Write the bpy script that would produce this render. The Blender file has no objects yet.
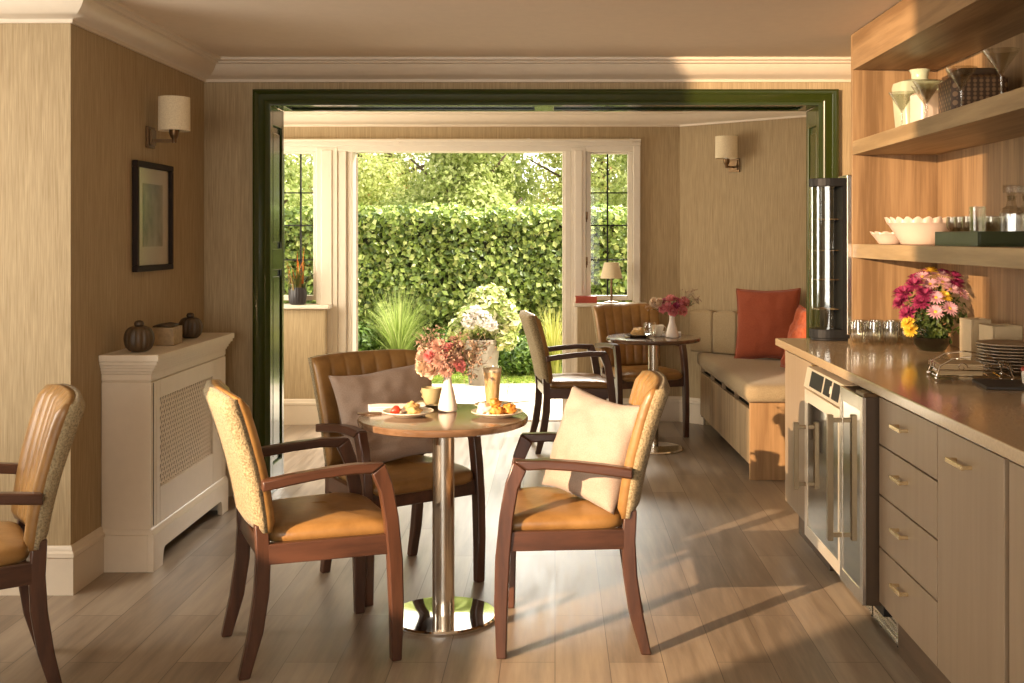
import bpy, bmesh, math, random
from mathutils import Vector, Matrix, Euler, noise
import numpy as np
PI = math.pi
R = math.radians
scene = bpy.context.scene
col = scene.collection

# ------------------------------------------------------------------ camera
cam_data = bpy.data.cameras.new('camera')
cam = bpy.data.objects.new('camera', cam_data)
col.objects.link(cam)
cam.location = (0, 0, 1.415)
cam.rotation_euler = (PI / 2, 0, 0)
cam_data.sensor_width = 36
cam_data.lens = 36 * 1100 / 1024
cam_data.shift_x = -43 / 1024
cam_data.shift_y = -104.5 / 1024
cam_data.clip_start = 0.05
scene.camera = cam

# ------------------------------------------------------------------ exposure, sky, sun, warm spot, added fill lights
scene.view_settings.view_transform = 'Standard'
scene.view_settings.look = 'None'
scene.view_settings.gamma = 1
scene.view_settings.use_curve_mapping = False
scene.view_settings.exposure = 0.42
scene.cycles.use_denoising = True
scene.cycles.max_bounces = 10
scene.cycles.transparent_max_bounces = 24
scene.cycles.sample_clamp_indirect = 6

world = bpy.data.worlds.new('sky')
scene.world = world
world.use_nodes = True
wn = world.node_tree.nodes['Background']
wn.inputs[0].default_value = (1.0, 0.95, 0.84, 1)
wn.inputs[1].default_value = 2.3


def lamp(name, kind, loc, target, energy, color, **kw):
    d = bpy.data.lights.new(name, kind)
    d.energy = energy
    d.color = color
    for k, v in kw.items():
        setattr(d, k, v)
    o = bpy.data.objects.new(name, d)
    col.objects.link(o)
    o.location = loc
    o.rotation_euler = (Vector(target) - Vector(loc)).to_track_quat('-Z', 'Y').to_euler()
    return o


# high sun over the garden
lamp('garden_sun', 'SUN', (6, 4, 10), (6 - 0.75, 4 + 0.25, 10 - 0.75), 7.0, (1.0, 0.93, 0.76), angle=0.02)
# low warm spot standing in for low sun, gated by the side wall slot
lamp('low_warm_spot', 'SPOT', (-4.4, -0.4, 2.34), (1.0, 5.0, 1.3), 4300, (1.0, 0.71, 0.45),
     spot_size=R(35), spot_blend=0.1, shadow_soft_size=0.015)
# added area fill behind the camera, shining through the rear wall opening
lamp('rear_fill', 'AREA', (-0.9, -2.75, 1.45), (-0.9, 5, 1.3), 72, (1.0, 0.93, 0.84),
     shape='RECTANGLE', size=3.2, size_y=1.7)
# added area fills: sky stand-in over the garden, side wall, bay's left
lamp('garden_fill', 'AREA', (0.5, 13.0, 4.5), (-0.7, 5.0, 0.2), 850, (1.0, 0.95, 0.85),
     shape='RECTANGLE', size=2.6, size_y=1.0)
lamp('side_fill', 'AREA', (-3.25, 3.2, 1.5), (1.0, 3.7, 1.1), 30, (1.0, 0.93, 0.84),
     shape='RECTANGLE', size=1.4, size_y=1.2)
lamp('bay_fill', 'AREA', (-2.72, 7.35, 1.45), (1.5, 7.6, 1.0), 40, (1.0, 0.88, 0.68),
     shape='RECTANGLE', size=1.5, size_y=1.3)

# ------------------------------------------------------------------ helpers


class MB:
    """collects shapes into one mesh"""

    def __init__(self):
        self.bm = bmesh.new()

    def poly(self, verts, faces):
        vs = [self.bm.verts.new(v) for v in verts]
        for f in faces:
            try:
                self.bm.faces.new([vs[i] for i in f])
            except ValueError:
                pass
        return self

    def box(self, x0, x1, y0, y1, z0, z1):
        v = [(x0, y0, z0), (x1, y0, z0), (x1, y1, z0), (x0, y1, z0), (x0, y0, z1), (x1, y0, z1), (x1, y1, z1), (x0, y1, z1)]
        return self.poly(v, [(3, 2, 1, 0), (4, 5, 6, 7), (0, 1, 5, 4), (1, 2, 6, 5), (2, 3, 7, 6), (3, 0, 4, 7)])

    def prism(self, pts, plane, a, b):
        """2-D outline in a plane ('xz','yz','xy') pushed from a to b along the third axis"""
        def P(p, t):
            if plane == 'xz':
                return (p[0], t, p[1])
            if plane == 'yz':
                return (t, p[0], p[1])
            return (p[0], p[1], t)
        n = len(pts)
        v = [P(p, a) for p in pts] + [P(p, b) for p in pts]
        f = [tuple(range(n))[::-1], tuple(range(n, 2 * n))]
        f += [(i, (i + 1) % n, n + (i + 1) % n, n + i) for i in range(n)]
        return self.poly(v, f)

    def rings(self, rings, closed=True, cap0=True, cap1=True):
        n = len(rings[0])
        v = [p for r in rings for p in r]
        f = []
        m = n if closed else n - 1
        for k in range(len(rings) - 1):
            for i in range(m):
                j = (i + 1) % n
                f.append((k * n + i, k * n + j, (k + 1) * n + j, (k + 1) * n + i))
        if cap0:
            f.append(tuple(range(n))[::-1])
        if cap1:
            f.append(tuple((len(rings) - 1) * n + i for i in range(n)))
        return self.poly(v, f)

    def lathe(self, prof, n=32, c=(0, 0, 0), cap0=True, cap1=True, sx=1, sy=1):
        rr = []
        for r, z in prof:
            rr.append([(c[0] + sx * r * math.cos(2 * PI * i / n), c[1] + sy * r * math.sin(2 * PI * i / n), c[2] + z) for i in range(n)])
        return self.rings(rr, True, cap0, cap1)

    def tube(self, pts, r, n=8, r1=None):
        pts = [Vector(p) for p in pts]
        rr = []
        ref = None
        for i, p in enumerate(pts):
            t = (pts[min(i + 1, len(pts) - 1)] - pts[max(i - 1, 0)])
            if t.length < 1e-9:
                t = Vector((0, 0, 1))
            t.normalize()
            if ref is None:
                ref = Vector((0, 0, 1)) if abs(t.z) < 0.9 else Vector((1, 0, 0))
            u = t.cross(ref)
            if u.length < 1e-6:
                u = t.orthogonal()
            u.normalize()
            w = t.cross(u).normalized()
            rad = r if r1 is None else r + (r1 - r) * i / max(1, len(pts) - 1)
            rr.append([tuple(p + (u * math.cos(2 * PI * k / n) + w * math.sin(2 * PI * k / n)) * rad) for k in range(n)])
        return self.rings(rr)

    def ball(self, c, rx, ry=None, rz=None, n=12, m=8, bump=0, seed=0):
        ry = rx if ry is None else ry
        rz = rx if rz is None else rz
        rr = []
        for k in range(m + 1):
            a = -PI / 2 + PI * k / m
            a = max(-PI / 2 + 0.08, min(PI / 2 - 0.08, a))
            ring = []
            for i in range(n):
                b = 2 * PI * i / n
                d = Vector((math.cos(a) * math.cos(b), math.cos(a) * math.sin(b), math.sin(a)))
                s = 1 + (bump * noise.noise(d * 2.3 + Vector((seed, seed * 1.7, 0))) if bump else 0)
                ring.append((c[0] + rx * d.x * s, c[1] + ry * d.y * s, c[2] + rz * d.z * s))
            rr.append(ring)
        return self.rings(rr)

    def xform(self, M):
        bmesh.ops.transform(self.bm, matrix=M, verts=self.bm.verts)
        return self

    def build(self, name, mat, parent=None, smooth=False, bevel=0, seg=2, sub=0, loc=None, rot=None):
        bmesh.ops.recalc_face_normals(self.bm, faces=self.bm.faces)
        me = bpy.data.meshes.new(name)
        self.bm.to_mesh(me)
        self.bm.free()
        return link_mesh(name, me, mat, parent, smooth, bevel, seg, sub, loc, rot)


def link_mesh(name, me, mat, parent=None, smooth=False, bevel=0, seg=2, sub=0, loc=None, rot=None):
    o = bpy.data.objects.new(name, me)
    col.objects.link(o)
    if mat is not None:
        me.materials.append(mat)
    if smooth:
        for p in me.polygons:
            p.use_smooth = True
        if smooth == 'auto':
            me.set_sharp_from_angle(angle=R(38))
    if bevel:
        b = o.modifiers.new('bevel', 'BEVEL')
        b.width = bevel
        b.segments = seg
        b.limit_method = 'ANGLE'
        b.angle_limit = R(35)
    if sub:
        s = o.modifiers.new('sub', 'SUBSURF')
        s.levels = sub
        s.render_levels = sub
    if parent is not None:
        o.parent = parent
    if loc is not None:
        o.location = loc
    if rot is not None:
        o.rotation_euler = rot
    return o


def tag(o, label=None, cat=None, group=None, kind=None):
    if label:
        o['label'] = label
    if cat:
        o['category'] = cat
    if group:
        o['group'] = group
    if kind:
        o['kind'] = kind
    return o


def thing(name, label, cat, loc=(0, 0, 0), rotz=0, group=None, rot=None):
    o = bpy.data.objects.new(name, None)
    o.empty_display_size = 0.05
    col.objects.link(o)
    o.location = loc
    o.rotation_euler = rot if rot is not None else (0, 0, rotz)
    return tag(o, label, cat, group)


def struct(o):
    o['kind'] = 'structure'
    return o


def copy_thing(root, loc, rotz, label, group=None):
    r = root.copy()
    col.objects.link(r)
    r.location = loc
    r.rotation_euler = (0, 0, rotz)
    r['label'] = label
    if group:
        r['group'] = group
    for ch in list(root.children):
        c = ch.copy()
        col.objects.link(c)
        c.parent = r
        for g in ch.children:
            d = g.copy()
            col.objects.link(d)
            d.parent = c
    return r


def copy_flat(o, loc, rot, label=None, scale=None):
    c = o.copy()
    col.objects.link(c)
    c.location = loc
    c.rotation_euler = rot
    if scale:
        c.scale = scale
    if label:
        c['label'] = label
    return c


# ------------------------------------------------------------------ materials


def new_mat(name):
    m = bpy.data.materials.new(name)
    m.use_nodes = True
    nt = m.node_tree
    p = nt.nodes['Principled BSDF']
    return m, nt, p


def rgb(c):
    return (c[0], c[1], c[2], 1)


def ramp(nt, fac, stops):
    r = nt.nodes.new('ShaderNodeValToRGB')
    el = r.color_ramp.elements
    while len(el) < len(stops):
        el.new(0.5)
    for e, (p, c) in zip(el, stops):
        e.position = p
        e.color = rgb(c)
    nt.links.new(fac, r.inputs[0])
    return r.outputs[0]


def coords(nt, scale=(1, 1, 1), rot=(0, 0, 0), space='Object'):
    tc = nt.nodes.new('ShaderNodeTexCoord')
    mp = nt.nodes.new('ShaderNodeMapping')
    mp.inputs['Scale'].default_value = scale
    mp.inputs['Rotation'].default_value = rot
    nt.links.new(tc.outputs[space], mp.inputs[0])
    return mp.outputs[0]


def noise_tex(nt, vec, scale=1, detail=4, rough=0.55):
    n = nt.nodes.new('ShaderNodeTexNoise')
    n.inputs['Scale'].default_value = scale
    n.inputs['Detail'].default_value = detail
    n.inputs['Roughness'].default_value = rough
    nt.links.new(vec, n.inputs['Vector'])
    return n.outputs[0]


def bump(nt, p, h, strength=0.3, dist=0.01):
    b = nt.nodes.new('ShaderNodeBump')
    b.inputs['Strength'].default_value = strength
    b.inputs['Distance'].default_value = dist
    nt.links.new(h, b.inputs['Height'])
    nt.links.new(b.outputs[0], p.inputs['Normal'])


def plain(name, c, rough=0.5, metal=0, var=0.06, nscale=20, spec=None, coat=0, bmp=0):
    m, nt, p = new_mat(name)
    v = coords(nt)
    n = noise_tex(nt, v, nscale, 3)
    a = tuple(max(0, x * (1 - var)) for x in c)
    b = tuple(min(1, x * (1 + var)) for x in c)
    nt.links.new(ramp(nt, n, [(0.3, a), (0.7, b)]), p.inputs['Base Color'])
    p.inputs['Roughness'].default_value = rough
    p.inputs['Metallic'].default_value = metal
    if spec is not None:
        p.inputs['Specular IOR Level'].default_value = spec
    if coat:
        p.inputs['Coat Weight'].default_value = coat
        p.inputs['Coat Roughness'].default_value = 0.08
    if bmp:
        bump(nt, p, n, bmp, 0.004)
    return m


def wood(name, dark, light, scale=(30, 30, 2.2), rough=0.4, coat=0.0, bmp=0.08, mid=0.5):
    """grain runs along the axis whose scale is small"""
    m, nt, p = new_mat(name)
    v = coords(nt, scale)
    n1 = noise_tex(nt, v, 1.0, 6, 0.62)
    v2 = coords(nt, tuple(s * 0.22 for s in scale))
    n2 = noise_tex(nt, v2, 1.0, 2, 0.5)
    mx = nt.nodes.new('ShaderNodeMath')
    mx.operation = 'ADD'
    ml = nt.nodes.new('ShaderNodeMath')
    ml.operation = 'MULTIPLY'
    ml.inputs[1].default_value = 0.5
    nt.links.new(n2, mx.inputs[0])
    nt.links.new(n1, mx.inputs[1])
    nt.links.new(mx.outputs[0], ml.inputs[0])
    md = tuple((a + b) * 0.5 for a, b in zip(dark, light))
    nt.links.new(ramp(nt, ml.outputs[0], [(0.40, dark), (mid, md), (0.60, light)]), p.inputs['Base Color'])
    p.inputs['Roughness'].default_value = rough
    p.inputs['Coat Weight'].default_value = coat
    p.inputs['Coat Roughness'].default_value = 0.15
    bump(nt, p, n1, bmp, 0.003)
    return m


def thin_glass(name, tint=(0.97, 0.98, 0.96), ior=1.5, rough=0.02, gloss=(1, 1, 1), add=0.0):
    m, nt, p = new_mat(name)
    nt.nodes.remove(p)
    out = nt.nodes['Material Output']
    lw = nt.nodes.new('ShaderNodeLayerWeight')
    lw.inputs[0].default_value = 0.5
    pw = nt.nodes.new('ShaderNodeMath')
    pw.operation = 'POWER'
    pw.inputs[1].default_value = 5.0
    nt.links.new(lw.outputs['Facing'], pw.inputs[0])
    f0 = ((ior - 1) / (ior + 1)) ** 2
    fr = nt.nodes.new('ShaderNodeMath')
    fr.operation = 'MULTIPLY_ADD'
    fr.inputs[1].default_value = 1 - f0
    fr.inputs[2].default_value = f0
    nt.links.new(pw.outputs[0], fr.inputs[0])
    tr = nt.nodes.new('ShaderNodeBsdfTransparent')
    tr.inputs[0].default_value = rgb(tint)
    gl = nt.nodes.new('ShaderNodeBsdfGlossy')
    gl.inputs['Roughness'].default_value = rough
    gl.inputs['Color'].default_value = rgb(gloss)
    mx = nt.nodes.new('ShaderNodeMixShader')
    ad = nt.nodes.new('ShaderNodeMath')
    ad.operation = 'ADD'
    ad.use_clamp = True
    ad.inputs[1].default_value = add
    nt.links.new(fr.outputs[0], ad.inputs[0])
    nt.links.new(ad.outputs[0], mx.inputs[0])
    nt.links.new(tr.outputs[0], mx.inputs[1])
    nt.links.new(gl.outputs[0], mx.inputs[2])
    nt.links.new(mx.outputs[0], out.inputs[0])
    return m


def leafy(name, stops, trans=0.35, rough=0.5):
    """many leaves in one mesh: every leaf takes its own colour"""
    m, nt, p = new_mat(name)
    g = nt.nodes.new('ShaderNodeNewGeometry')
    c = ramp(nt, g.outputs['Random Per Island'], stops)
    nt.links.new(c, p.inputs['Base Color'])
    p.inputs['Roughness'].default_value = rough
    t = nt.nodes.new('ShaderNodeBsdfTranslucent')
    nt.links.new(c, t.inputs[0])
    mx = nt.nodes.new('ShaderNodeMixShader')
    mx.inputs[0].default_value = trans
    nt.links.new(p.outputs[0], mx.inputs[1])
    nt.links.new(t.outputs[0], mx.inputs[2])
    nt.links.new(mx.outputs[0], nt.nodes['Material Output'].inputs[0])
    return m


def wallpaper(name, a, b):
    m, nt, p = new_mat(name)
    v = coords(nt, (170, 170, 4.0), space='Object')
    n = noise_tex(nt, v, 1.0, 5, 0.65)
    v2 = coords(nt, (330, 330, 9))
    n2 = noise_tex(nt, v2, 1.0, 2, 0.5)
    ad = nt.nodes.new('ShaderNodeMath')
    ad.operation = 'MULTIPLY_ADD'
    ad.inputs[1].default_value = 0.45
    nt.links.new(n2, ad.inputs[0])
    m2 = nt.nodes.new('ShaderNodeMath')
    m2.operation = 'MULTIPLY'
    m2.inputs[1].default_value = 0.55
    nt.links.new(n, m2.inputs[0])
    nt.links.new(m2.outputs[0], ad.inputs[2])
    nt.links.new(ramp(nt, ad.outputs[0], [(0.32, a), (0.68, b)]), p.inputs['Base Color'])
    p.inputs['Roughness'].default_value = 0.75
    p.inputs['Specular IOR Level'].default_value = 0.25
    bump(nt, p, ad.outputs[0], 0.12, 0.004)
    return m


def floor_mat():
    m, nt, p = new_mat('floor_planks')
    tc = nt.nodes.new('ShaderNodeTexCoord')
    mp = nt.nodes.new('ShaderNodeMapping')
    mp.inputs['Rotation'].default_value = (0, 0, R(90))
    nt.links.new(tc.outputs['Object'], mp.inputs[0])
    br = nt.nodes.new('ShaderNodeTexBrick')
    br.inputs['Scale'].default_value = 1
    br.inputs['Mortar Size'].default_value = 0.0016
    br.inputs['Mortar Smooth'].default_value = 0.4
    br.inputs['Brick Width'].default_value = 1.22
    br.inputs['Row Height'].default_value = 0.18
    br.inputs['Bias'].default_value = 0.0
    br.offset = 0.37
    br.inputs['Color1'].default_value = (0.0, 0.0, 0.0, 1)
    br.inputs['Color2'].default_value = (1, 1, 1, 1)
    br.inputs['Mortar'].default_value = (0.5, 0.5, 0.5, 1)
    nt.links.new(mp.outputs[0], br.inputs[0])
    v = coords(nt, (26, 2.0, 1))
    n1 = noise_tex(nt, v, 1, 6, 0.62)
    v2 = coords(nt, (3.0, 0.9, 1))
    n2 = noise_tex(nt, v2, 1, 3, 0.5)
    mx = nt.nodes.new('ShaderNodeMath')
    mx.operation = 'MULTIPLY_ADD'
    mx.inputs[1].default_value = 0.22
    nt.links.new(br.outputs['Color'], mx.inputs[0])
    m1 = nt.nodes.new('ShaderNodeMath')
    m1.operation = 'MULTIPLY'
    m1.inputs[1].default_value = 0.9
    nt.links.new(n1, m1.inputs[0])
    m2 = nt.nodes.new('ShaderNodeMath')
    m2.operation = 'MULTIPLY_ADD'
    m2.inputs[1].default_value = 0.3
    nt.links.new(n2, m2.inputs[0])
    nt.links.new(m1.outputs[0], m2.inputs[2])
    nt.links.new(m2.outputs[0], mx.inputs[2])
    c = ramp(nt, mx.outputs[0], [(0.52, (0.165, 0.120, 0.082)), (0.71, (0.26, 0.195, 0.136)), (0.90, (0.345, 0.268, 0.19))])
    mm = nt.nodes.new('ShaderNodeMix')
    mm.data_type = 'RGBA'
    nt.links.new(br.outputs['Fac'], mm.inputs[0])
    nt.links.new(c, mm.inputs[6])
    mm.inputs[7].default_value = (0.09, 0.06, 0.04, 1)
    nt.links.new(mm.outputs[2], p.inputs['Base Color'])
    p.inputs['Roughness'].default_value = 0.36
    rr = ramp(nt, n1, [(0.3, (0.30, 0.30, 0.30)), (0.7, (0.46, 0.46, 0.46))])
    nt.links.new(rr, p.inputs['Roughness'])
    bump(nt, p, n1, 0.10, 0.002)
    return m


def leather_mat(name, a, b):
    m, nt, p = new_mat(name)
    v = coords(nt)
    n = noise_tex(nt, v, 7, 4, 0.6)
    nt.links.new(ramp(nt, n, [(0.32, a), (0.68, b)]), p.inputs['Base Color'])
    p.inputs['Roughness'].default_value = 0.36
    n2 = noise_tex(nt, v, 45, 4, 0.6)
    bump(nt, p, n2, 0.25, 0.004)
    return m


def fabric_mat(name, a, b, scale=120, strength=0.5, rough=0.9):
    m, nt, p = new_mat(name)
    v = coords(nt)
    n = noise_tex(nt, v, scale, 3, 0.6)
    nt.links.new(ramp(nt, n, [(0.35, a), (0.65, b)]), p.inputs['Base Color'])
    p.inputs['Roughness'].default_value = rough
    p.inputs['Specular IOR Level'].default_value = 0.2
    p.inputs['Sheen Weight'].default_value = 0.15
    bump(nt, p, n, strength, 0.006)
    return m


def brushed(name, c, rough=0.25, scale=(200, 200, 2)):
    m, nt, p = new_mat(name)
    v = coords(nt, scale)
    n = noise_tex(nt, v, 1, 3)
    nt.links.new(ramp(nt, n, [(0.3, tuple(x * 0.85 for x in c)), (0.7, c)]), p.inputs['Base Color'])
    p.inputs['Metallic'].default_value = 1
    p.inputs['Roughness'].default_value = rough
    return m


M = {}
M['floor'] = floor_mat()
M['wallpaper'] = wallpaper('wallpaper', (0.29, 0.208, 0.110), (0.51, 0.39, 0.232))
M['ceiling'] = plain('ceiling_paint', (0.77, 0.64, 0.49), 0.85, var=0.02)
M['cream'] = plain('cream_paint', (0.69, 0.585, 0.45), 0.45, var=0.02)
M['white'] = plain('white_gloss_paint', (0.66, 0.585, 0.475), 0.35, var=0.02)
M['green'] = plain('dark_green_gloss', (0.028, 0.040, 0.005), 0.2, var=0.05, coat=0.3)
M['black'] = plain('black_paint', (0.010, 0.009, 0.008), 0.5, spec=0.25)
M['darkgap'] = plain('dark_interior', (0.02, 0.016, 0.012), 0.8)
M['mahogany'] = wood('reddish_brown_wood', (0.040, 0.016, 0.009), (0.105, 0.041, 0.022), (26, 26, 3), 0.33, 0.25)
M['mahogany_x'] = wood('reddish_brown_wood_rail', (0.040, 0.016, 0.009), (0.105, 0.041, 0.022), (3, 26, 26), 0.33, 0.25)
M['leather'] = leather_mat('tan_leather', (0.20, 0.098, 0.028), (0.36, 0.19, 0.058))
M['boucle'] = fabric_mat('boucle', (0.19, 0.142, 0.074), (0.41, 0.32, 0.185), 150, 0.9)
M['oak_v'] = wood('oak_upright', (0.20, 0.110, 0.045), (0.37, 0.225, 0.105), (52, 52, 2.4), 0.45)
M['oak_y'] = wood('oak_lengthwise', (0.20, 0.110, 0.045), (0.37, 0.225, 0.105), (46, 2.4, 46), 0.45)
M['oak_shelf'] = wood('oak_shelf_greyed', (0.26, 0.165, 0.075), (0.42, 0.285, 0.14), (30, 2.0, 30), 0.45)
M['counter'] = plain('polished_stone', (0.46, 0.33, 0.19), 0.16, var=0.10, nscale=160, coat=0.3)
M['taupe'] = wood('taupe_lacquer', (0.30, 0.215, 0.135), (0.345, 0.25, 0.16), (30, 30, 1.6), 0.38, 0, 0.02)
M['plinth'] = wood('brown_plinth', (0.10, 0.062, 0.032), (0.16, 0.10, 0.055), (3, 3, 30), 0.5)
M['brass'] = brushed('satin_brass', (0.86, 0.68, 0.40), 0.25)
M['steel'] = brushed('brushed_steel', (0.72, 0.66, 0.57), 0.24)
M['steel_bronze'] = brushed('bronze_steel', (0.34, 0.26, 0.165), 0.28)
M['chrome'] = plain('chrome', (0.86, 0.83, 0.78), 0.06, 1, var=0.01)
M['cooler_side'] = plain('dark_brown_steel', (0.075, 0.045, 0.024), 0.4, 0.3)
M['wine_steel'] = plain('pale_steel', (0.82, 0.72, 0.58), 0.28, 0.55, var=0.02)
M['door_glass'] = thin_glass('cooler_glass', (0.32, 0.33, 0.31), 2.1, 0.05, (1, 0.97, 0.9), 0.22)
M['glass'] = thin_glass('clear_glass', (0.94, 0.935, 0.91), 1.6, 0.02, (1, 1, 1), 0.03)
M['glass_thick'] = thin_glass('cut_glass', (0.86, 0.85, 0.80), 1.7, 0.04, (1, 1, 1), 0.06)
M['pane'] = thin_glass('window_glass', (0.97, 0.98, 0.97), 1.3, 0.0)
M['table'] = wood('walnut_table', (0.13, 0.070, 0.036), (0.24, 0.14, 0.078), (4, 40, 40), 0.22, 0.5, 0.03)
M['table_dark'] = wood('dark_table', (0.07, 0.032, 0.015), (0.14, 0.07, 0.033), (4, 40, 40), 0.2, 0.5, 0.03)
M['mesh'] = plain('cream_grille', (0.74, 0.62, 0.47), 0.45, var=0.02)
M['pumpkin'] = wood('carved_brown', (0.030, 0.018, 0.008), (0.085, 0.050, 0.022), (40, 40, 6), 0.5)
M['boxwood'] = plain('pale_carved_wood', (0.36, 0.25, 0.13), 0.6, var=0.2, nscale=60)
M['shade'] = fabric_mat('lampshade_linen', (0.70, 0.58, 0.38), (0.84, 0.72, 0.50), 200, 0.2)
M['bronze'] = plain('aged_bronze', (0.16, 0.095, 0.045), 0.35, 0.8, var=0.15)
M['pillow_taupe'] = fabric_mat('taupe_pillow', (0.36, 0.255, 0.185), (0.44, 0.32, 0.24), 260, 0.25)
M['pillow_cream'] = fabric_mat('cream_pillow', (0.36, 0.280, 0.225), (0.43, 0.34, 0.275), 260, 0.25)
M['pillow_rust'] = fabric_mat('rust_pillow', (0.27, 0.060, 0.028), (0.36, 0.090, 0.042), 240, 0.2)
M['pillow_orange'] = fabric_mat('orange_pillow', (0.38, 0.075, 0.03), (0.50, 0.125, 0.05), 60, 0.4)
M['bench_pad'] = fabric_mat('bench_upholstery', (0.34, 0.25, 0.14), (0.44, 0.335, 0.20), 200, 0.2)
M['bench_oak'] = wood('bench_oak', (0.26, 0.175, 0.095), (0.46, 0.33, 0.19), (36, 36, 2), 0.45)
M['bench_end'] = wood('bench_end_oak', (0.30, 0.16, 0.065), (0.50, 0.29, 0.13), (34, 34, 2), 0.45)
M['china'] = plain('cream_china', (0.74, 0.66, 0.52), 0.2, var=0.02)
M['stoneware'] = plain('olive_stoneware', (0.42, 0.34, 0.18), 0.25, var=0.08)
M['vase'] = plain('white_bisque', (0.82, 0.72, 0.62), 0.45, var=0.02)
M['napkin'] = fabric_mat('white_linen', (0.80, 0.72, 0.64), (0.88, 0.80, 0.72), 300, 0.15)

# ------------------------------------------------------------------ the setting


def sweep(mb, path, prof, side=1):
    """profile (offset to the right of the path, height) pushed along a plan path with mitred corners"""
    P = [Vector((p[0], p[1])) for p in path]
    rings = []
    for i, p in enumerate(P):
        d0 = (p - P[i - 1]).normalized() if i > 0 else None
        d1 = (P[i + 1] - p).normalized() if i < len(P) - 1 else None
        d0 = d0 or d1
        d1 = d1 or d0
        n0 = Vector((d0.y, -d0.x)) * side
        n1 = Vector((d1.y, -d1.x)) * side
        m = (n0 + n1).normalized()
        k = 1 / max(0.2, m.dot(n0))
        rings.append([(p.x + m.x * o * k, p.y + m.y * o * k, z) for o, z in prof])
    mb.rings(rings)
    return mb


CEIL = 2.38
struct(MB().box(-3.1, 2.0, -2.7, 8.65, -0.12, 0).build('floor', M['floor']))
struct(MB().box(-3.1, 2.0, -2.7, 8.65, CEIL, CEIL + 0.15).build('ceiling', M['ceiling']))
struct(MB().box(-2.02, -1.92, 4.46, 6.02, 0, CEIL).build('wall_left', M['wallpaper']))
struct(MB().box(-3.0, -1.92, 4.36, 4.46, 0, CEIL).build('wall_left_return', M['wallpaper']))
# side wall, slot shaped to gate the warm spot, wider opening for added fill
w = MB()
w.box(-3.1, -3.0, -2.7, 0.655, 0, CEIL).box(-3.1, -3.0, 1.345, 2.5, 0, CEIL).box(-3.1, -3.0, 3.9, 4.46, 0, CEIL).box(-3.1, -3.0, 0.655, 1.345, 0, 1.55)
w.box(-3.1, -3.0, 2.5, 3.9, 0, 0.8).box(-3.1, -3.0, 2.5, 3.9, 2.15, CEIL)
struct(w.build('wall_left_rear', M['wallpaper']))
w = MB()
w.box(-3.0, -2.6, -2.7, -2.6, 0, CEIL).box(0.8, 1.83, -2.7, -2.6, 0, CEIL).box(-2.6, 0.8, -2.7, -2.6, 0, 0.55).box(-2.6, 0.8, -2.7, -2.6, 2.3, CEIL)
struct(w.build('wall_rear', M['wallpaper']))
struct(MB().box(1.83, 1.95, -2.7, 6.02, 0, CEIL).build('wall_right', M['wallpaper']))
# wall with the wide opening
OX0, OX1, OZ = -1.555, 1.44, 2.135
w = MB()
w.box(-3.0, OX0 - 0.035, 6.02, 6.31, 0, CEIL).box(OX1 + 0.035, 2.0, 6.02, 6.31, 0, CEIL).box(OX0 - 0.035, OX1 + 0.035, 6.02, 6.31, OZ + 0.035, CEIL)
struct(w.build('wall_back', M['wallpaper']))

# crown mouldings and skirtings
crown = [(0, 2.262), (0.012, 2.262), (0.014, 2.275), (0.024, 2.282), (0.038, 2.288), (0.055, 2.298), (0.075, 2.316), (0.088, 2.335),
         (0.094, 2.348), (0.108, 2.352), (0.112, 2.362), (0.128, 2.366), (0.13, CEIL), (0, CEIL)]
struct(sweep(MB(), [(-3.0, 4.36), (-1.92, 4.36), (-1.92, 6.02), (1.83, 6.02)], crown).build('trim_1', M['cream'], smooth='auto'))
struct(sweep(MB(), [(-2.6, 6.31), (-2.6, 8.45), (0.96, 8.45), (1.85, 7.70), (1.85, 6.31)], crown).build('trim_2', M['cream'], smooth='auto'))
base = [(0, 0), (0.018, 0), (0.018, 0.145), (0.022, 0.15), (0.02, 0.165), (0.012, 0.172), (0.010, 0.185), (0.004, 0.192), (0, 0.192)]
struct(sweep(MB(), [(-3.0, 4.36), (-1.92, 4.36), (-1.92, 4.645)], base).build('baseboard_left', M['cream'], smooth='auto'))
struct(sweep(MB(), [(-1.92, 5.72), (-1.92, 6.02), (-1.66, 6.02)], base).build('baseboard_back', M['cream'], smooth='auto'))
struct(sweep(MB(), [(-2.6, 8.31), (-1.74, 8.31), (-1.74, 8.41)], base).build('baseboard_far_left', M['cream'], smooth='auto'))
struct(sweep(MB(), [(0.17, 8.41), (0.17, 8.34), (0.66, 8.34), (0.66, 8.45), (0.96, 8.45), (1.13, 8.306)], base).build('baseboard_far_right', M['cream'], smooth='auto'))

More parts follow.
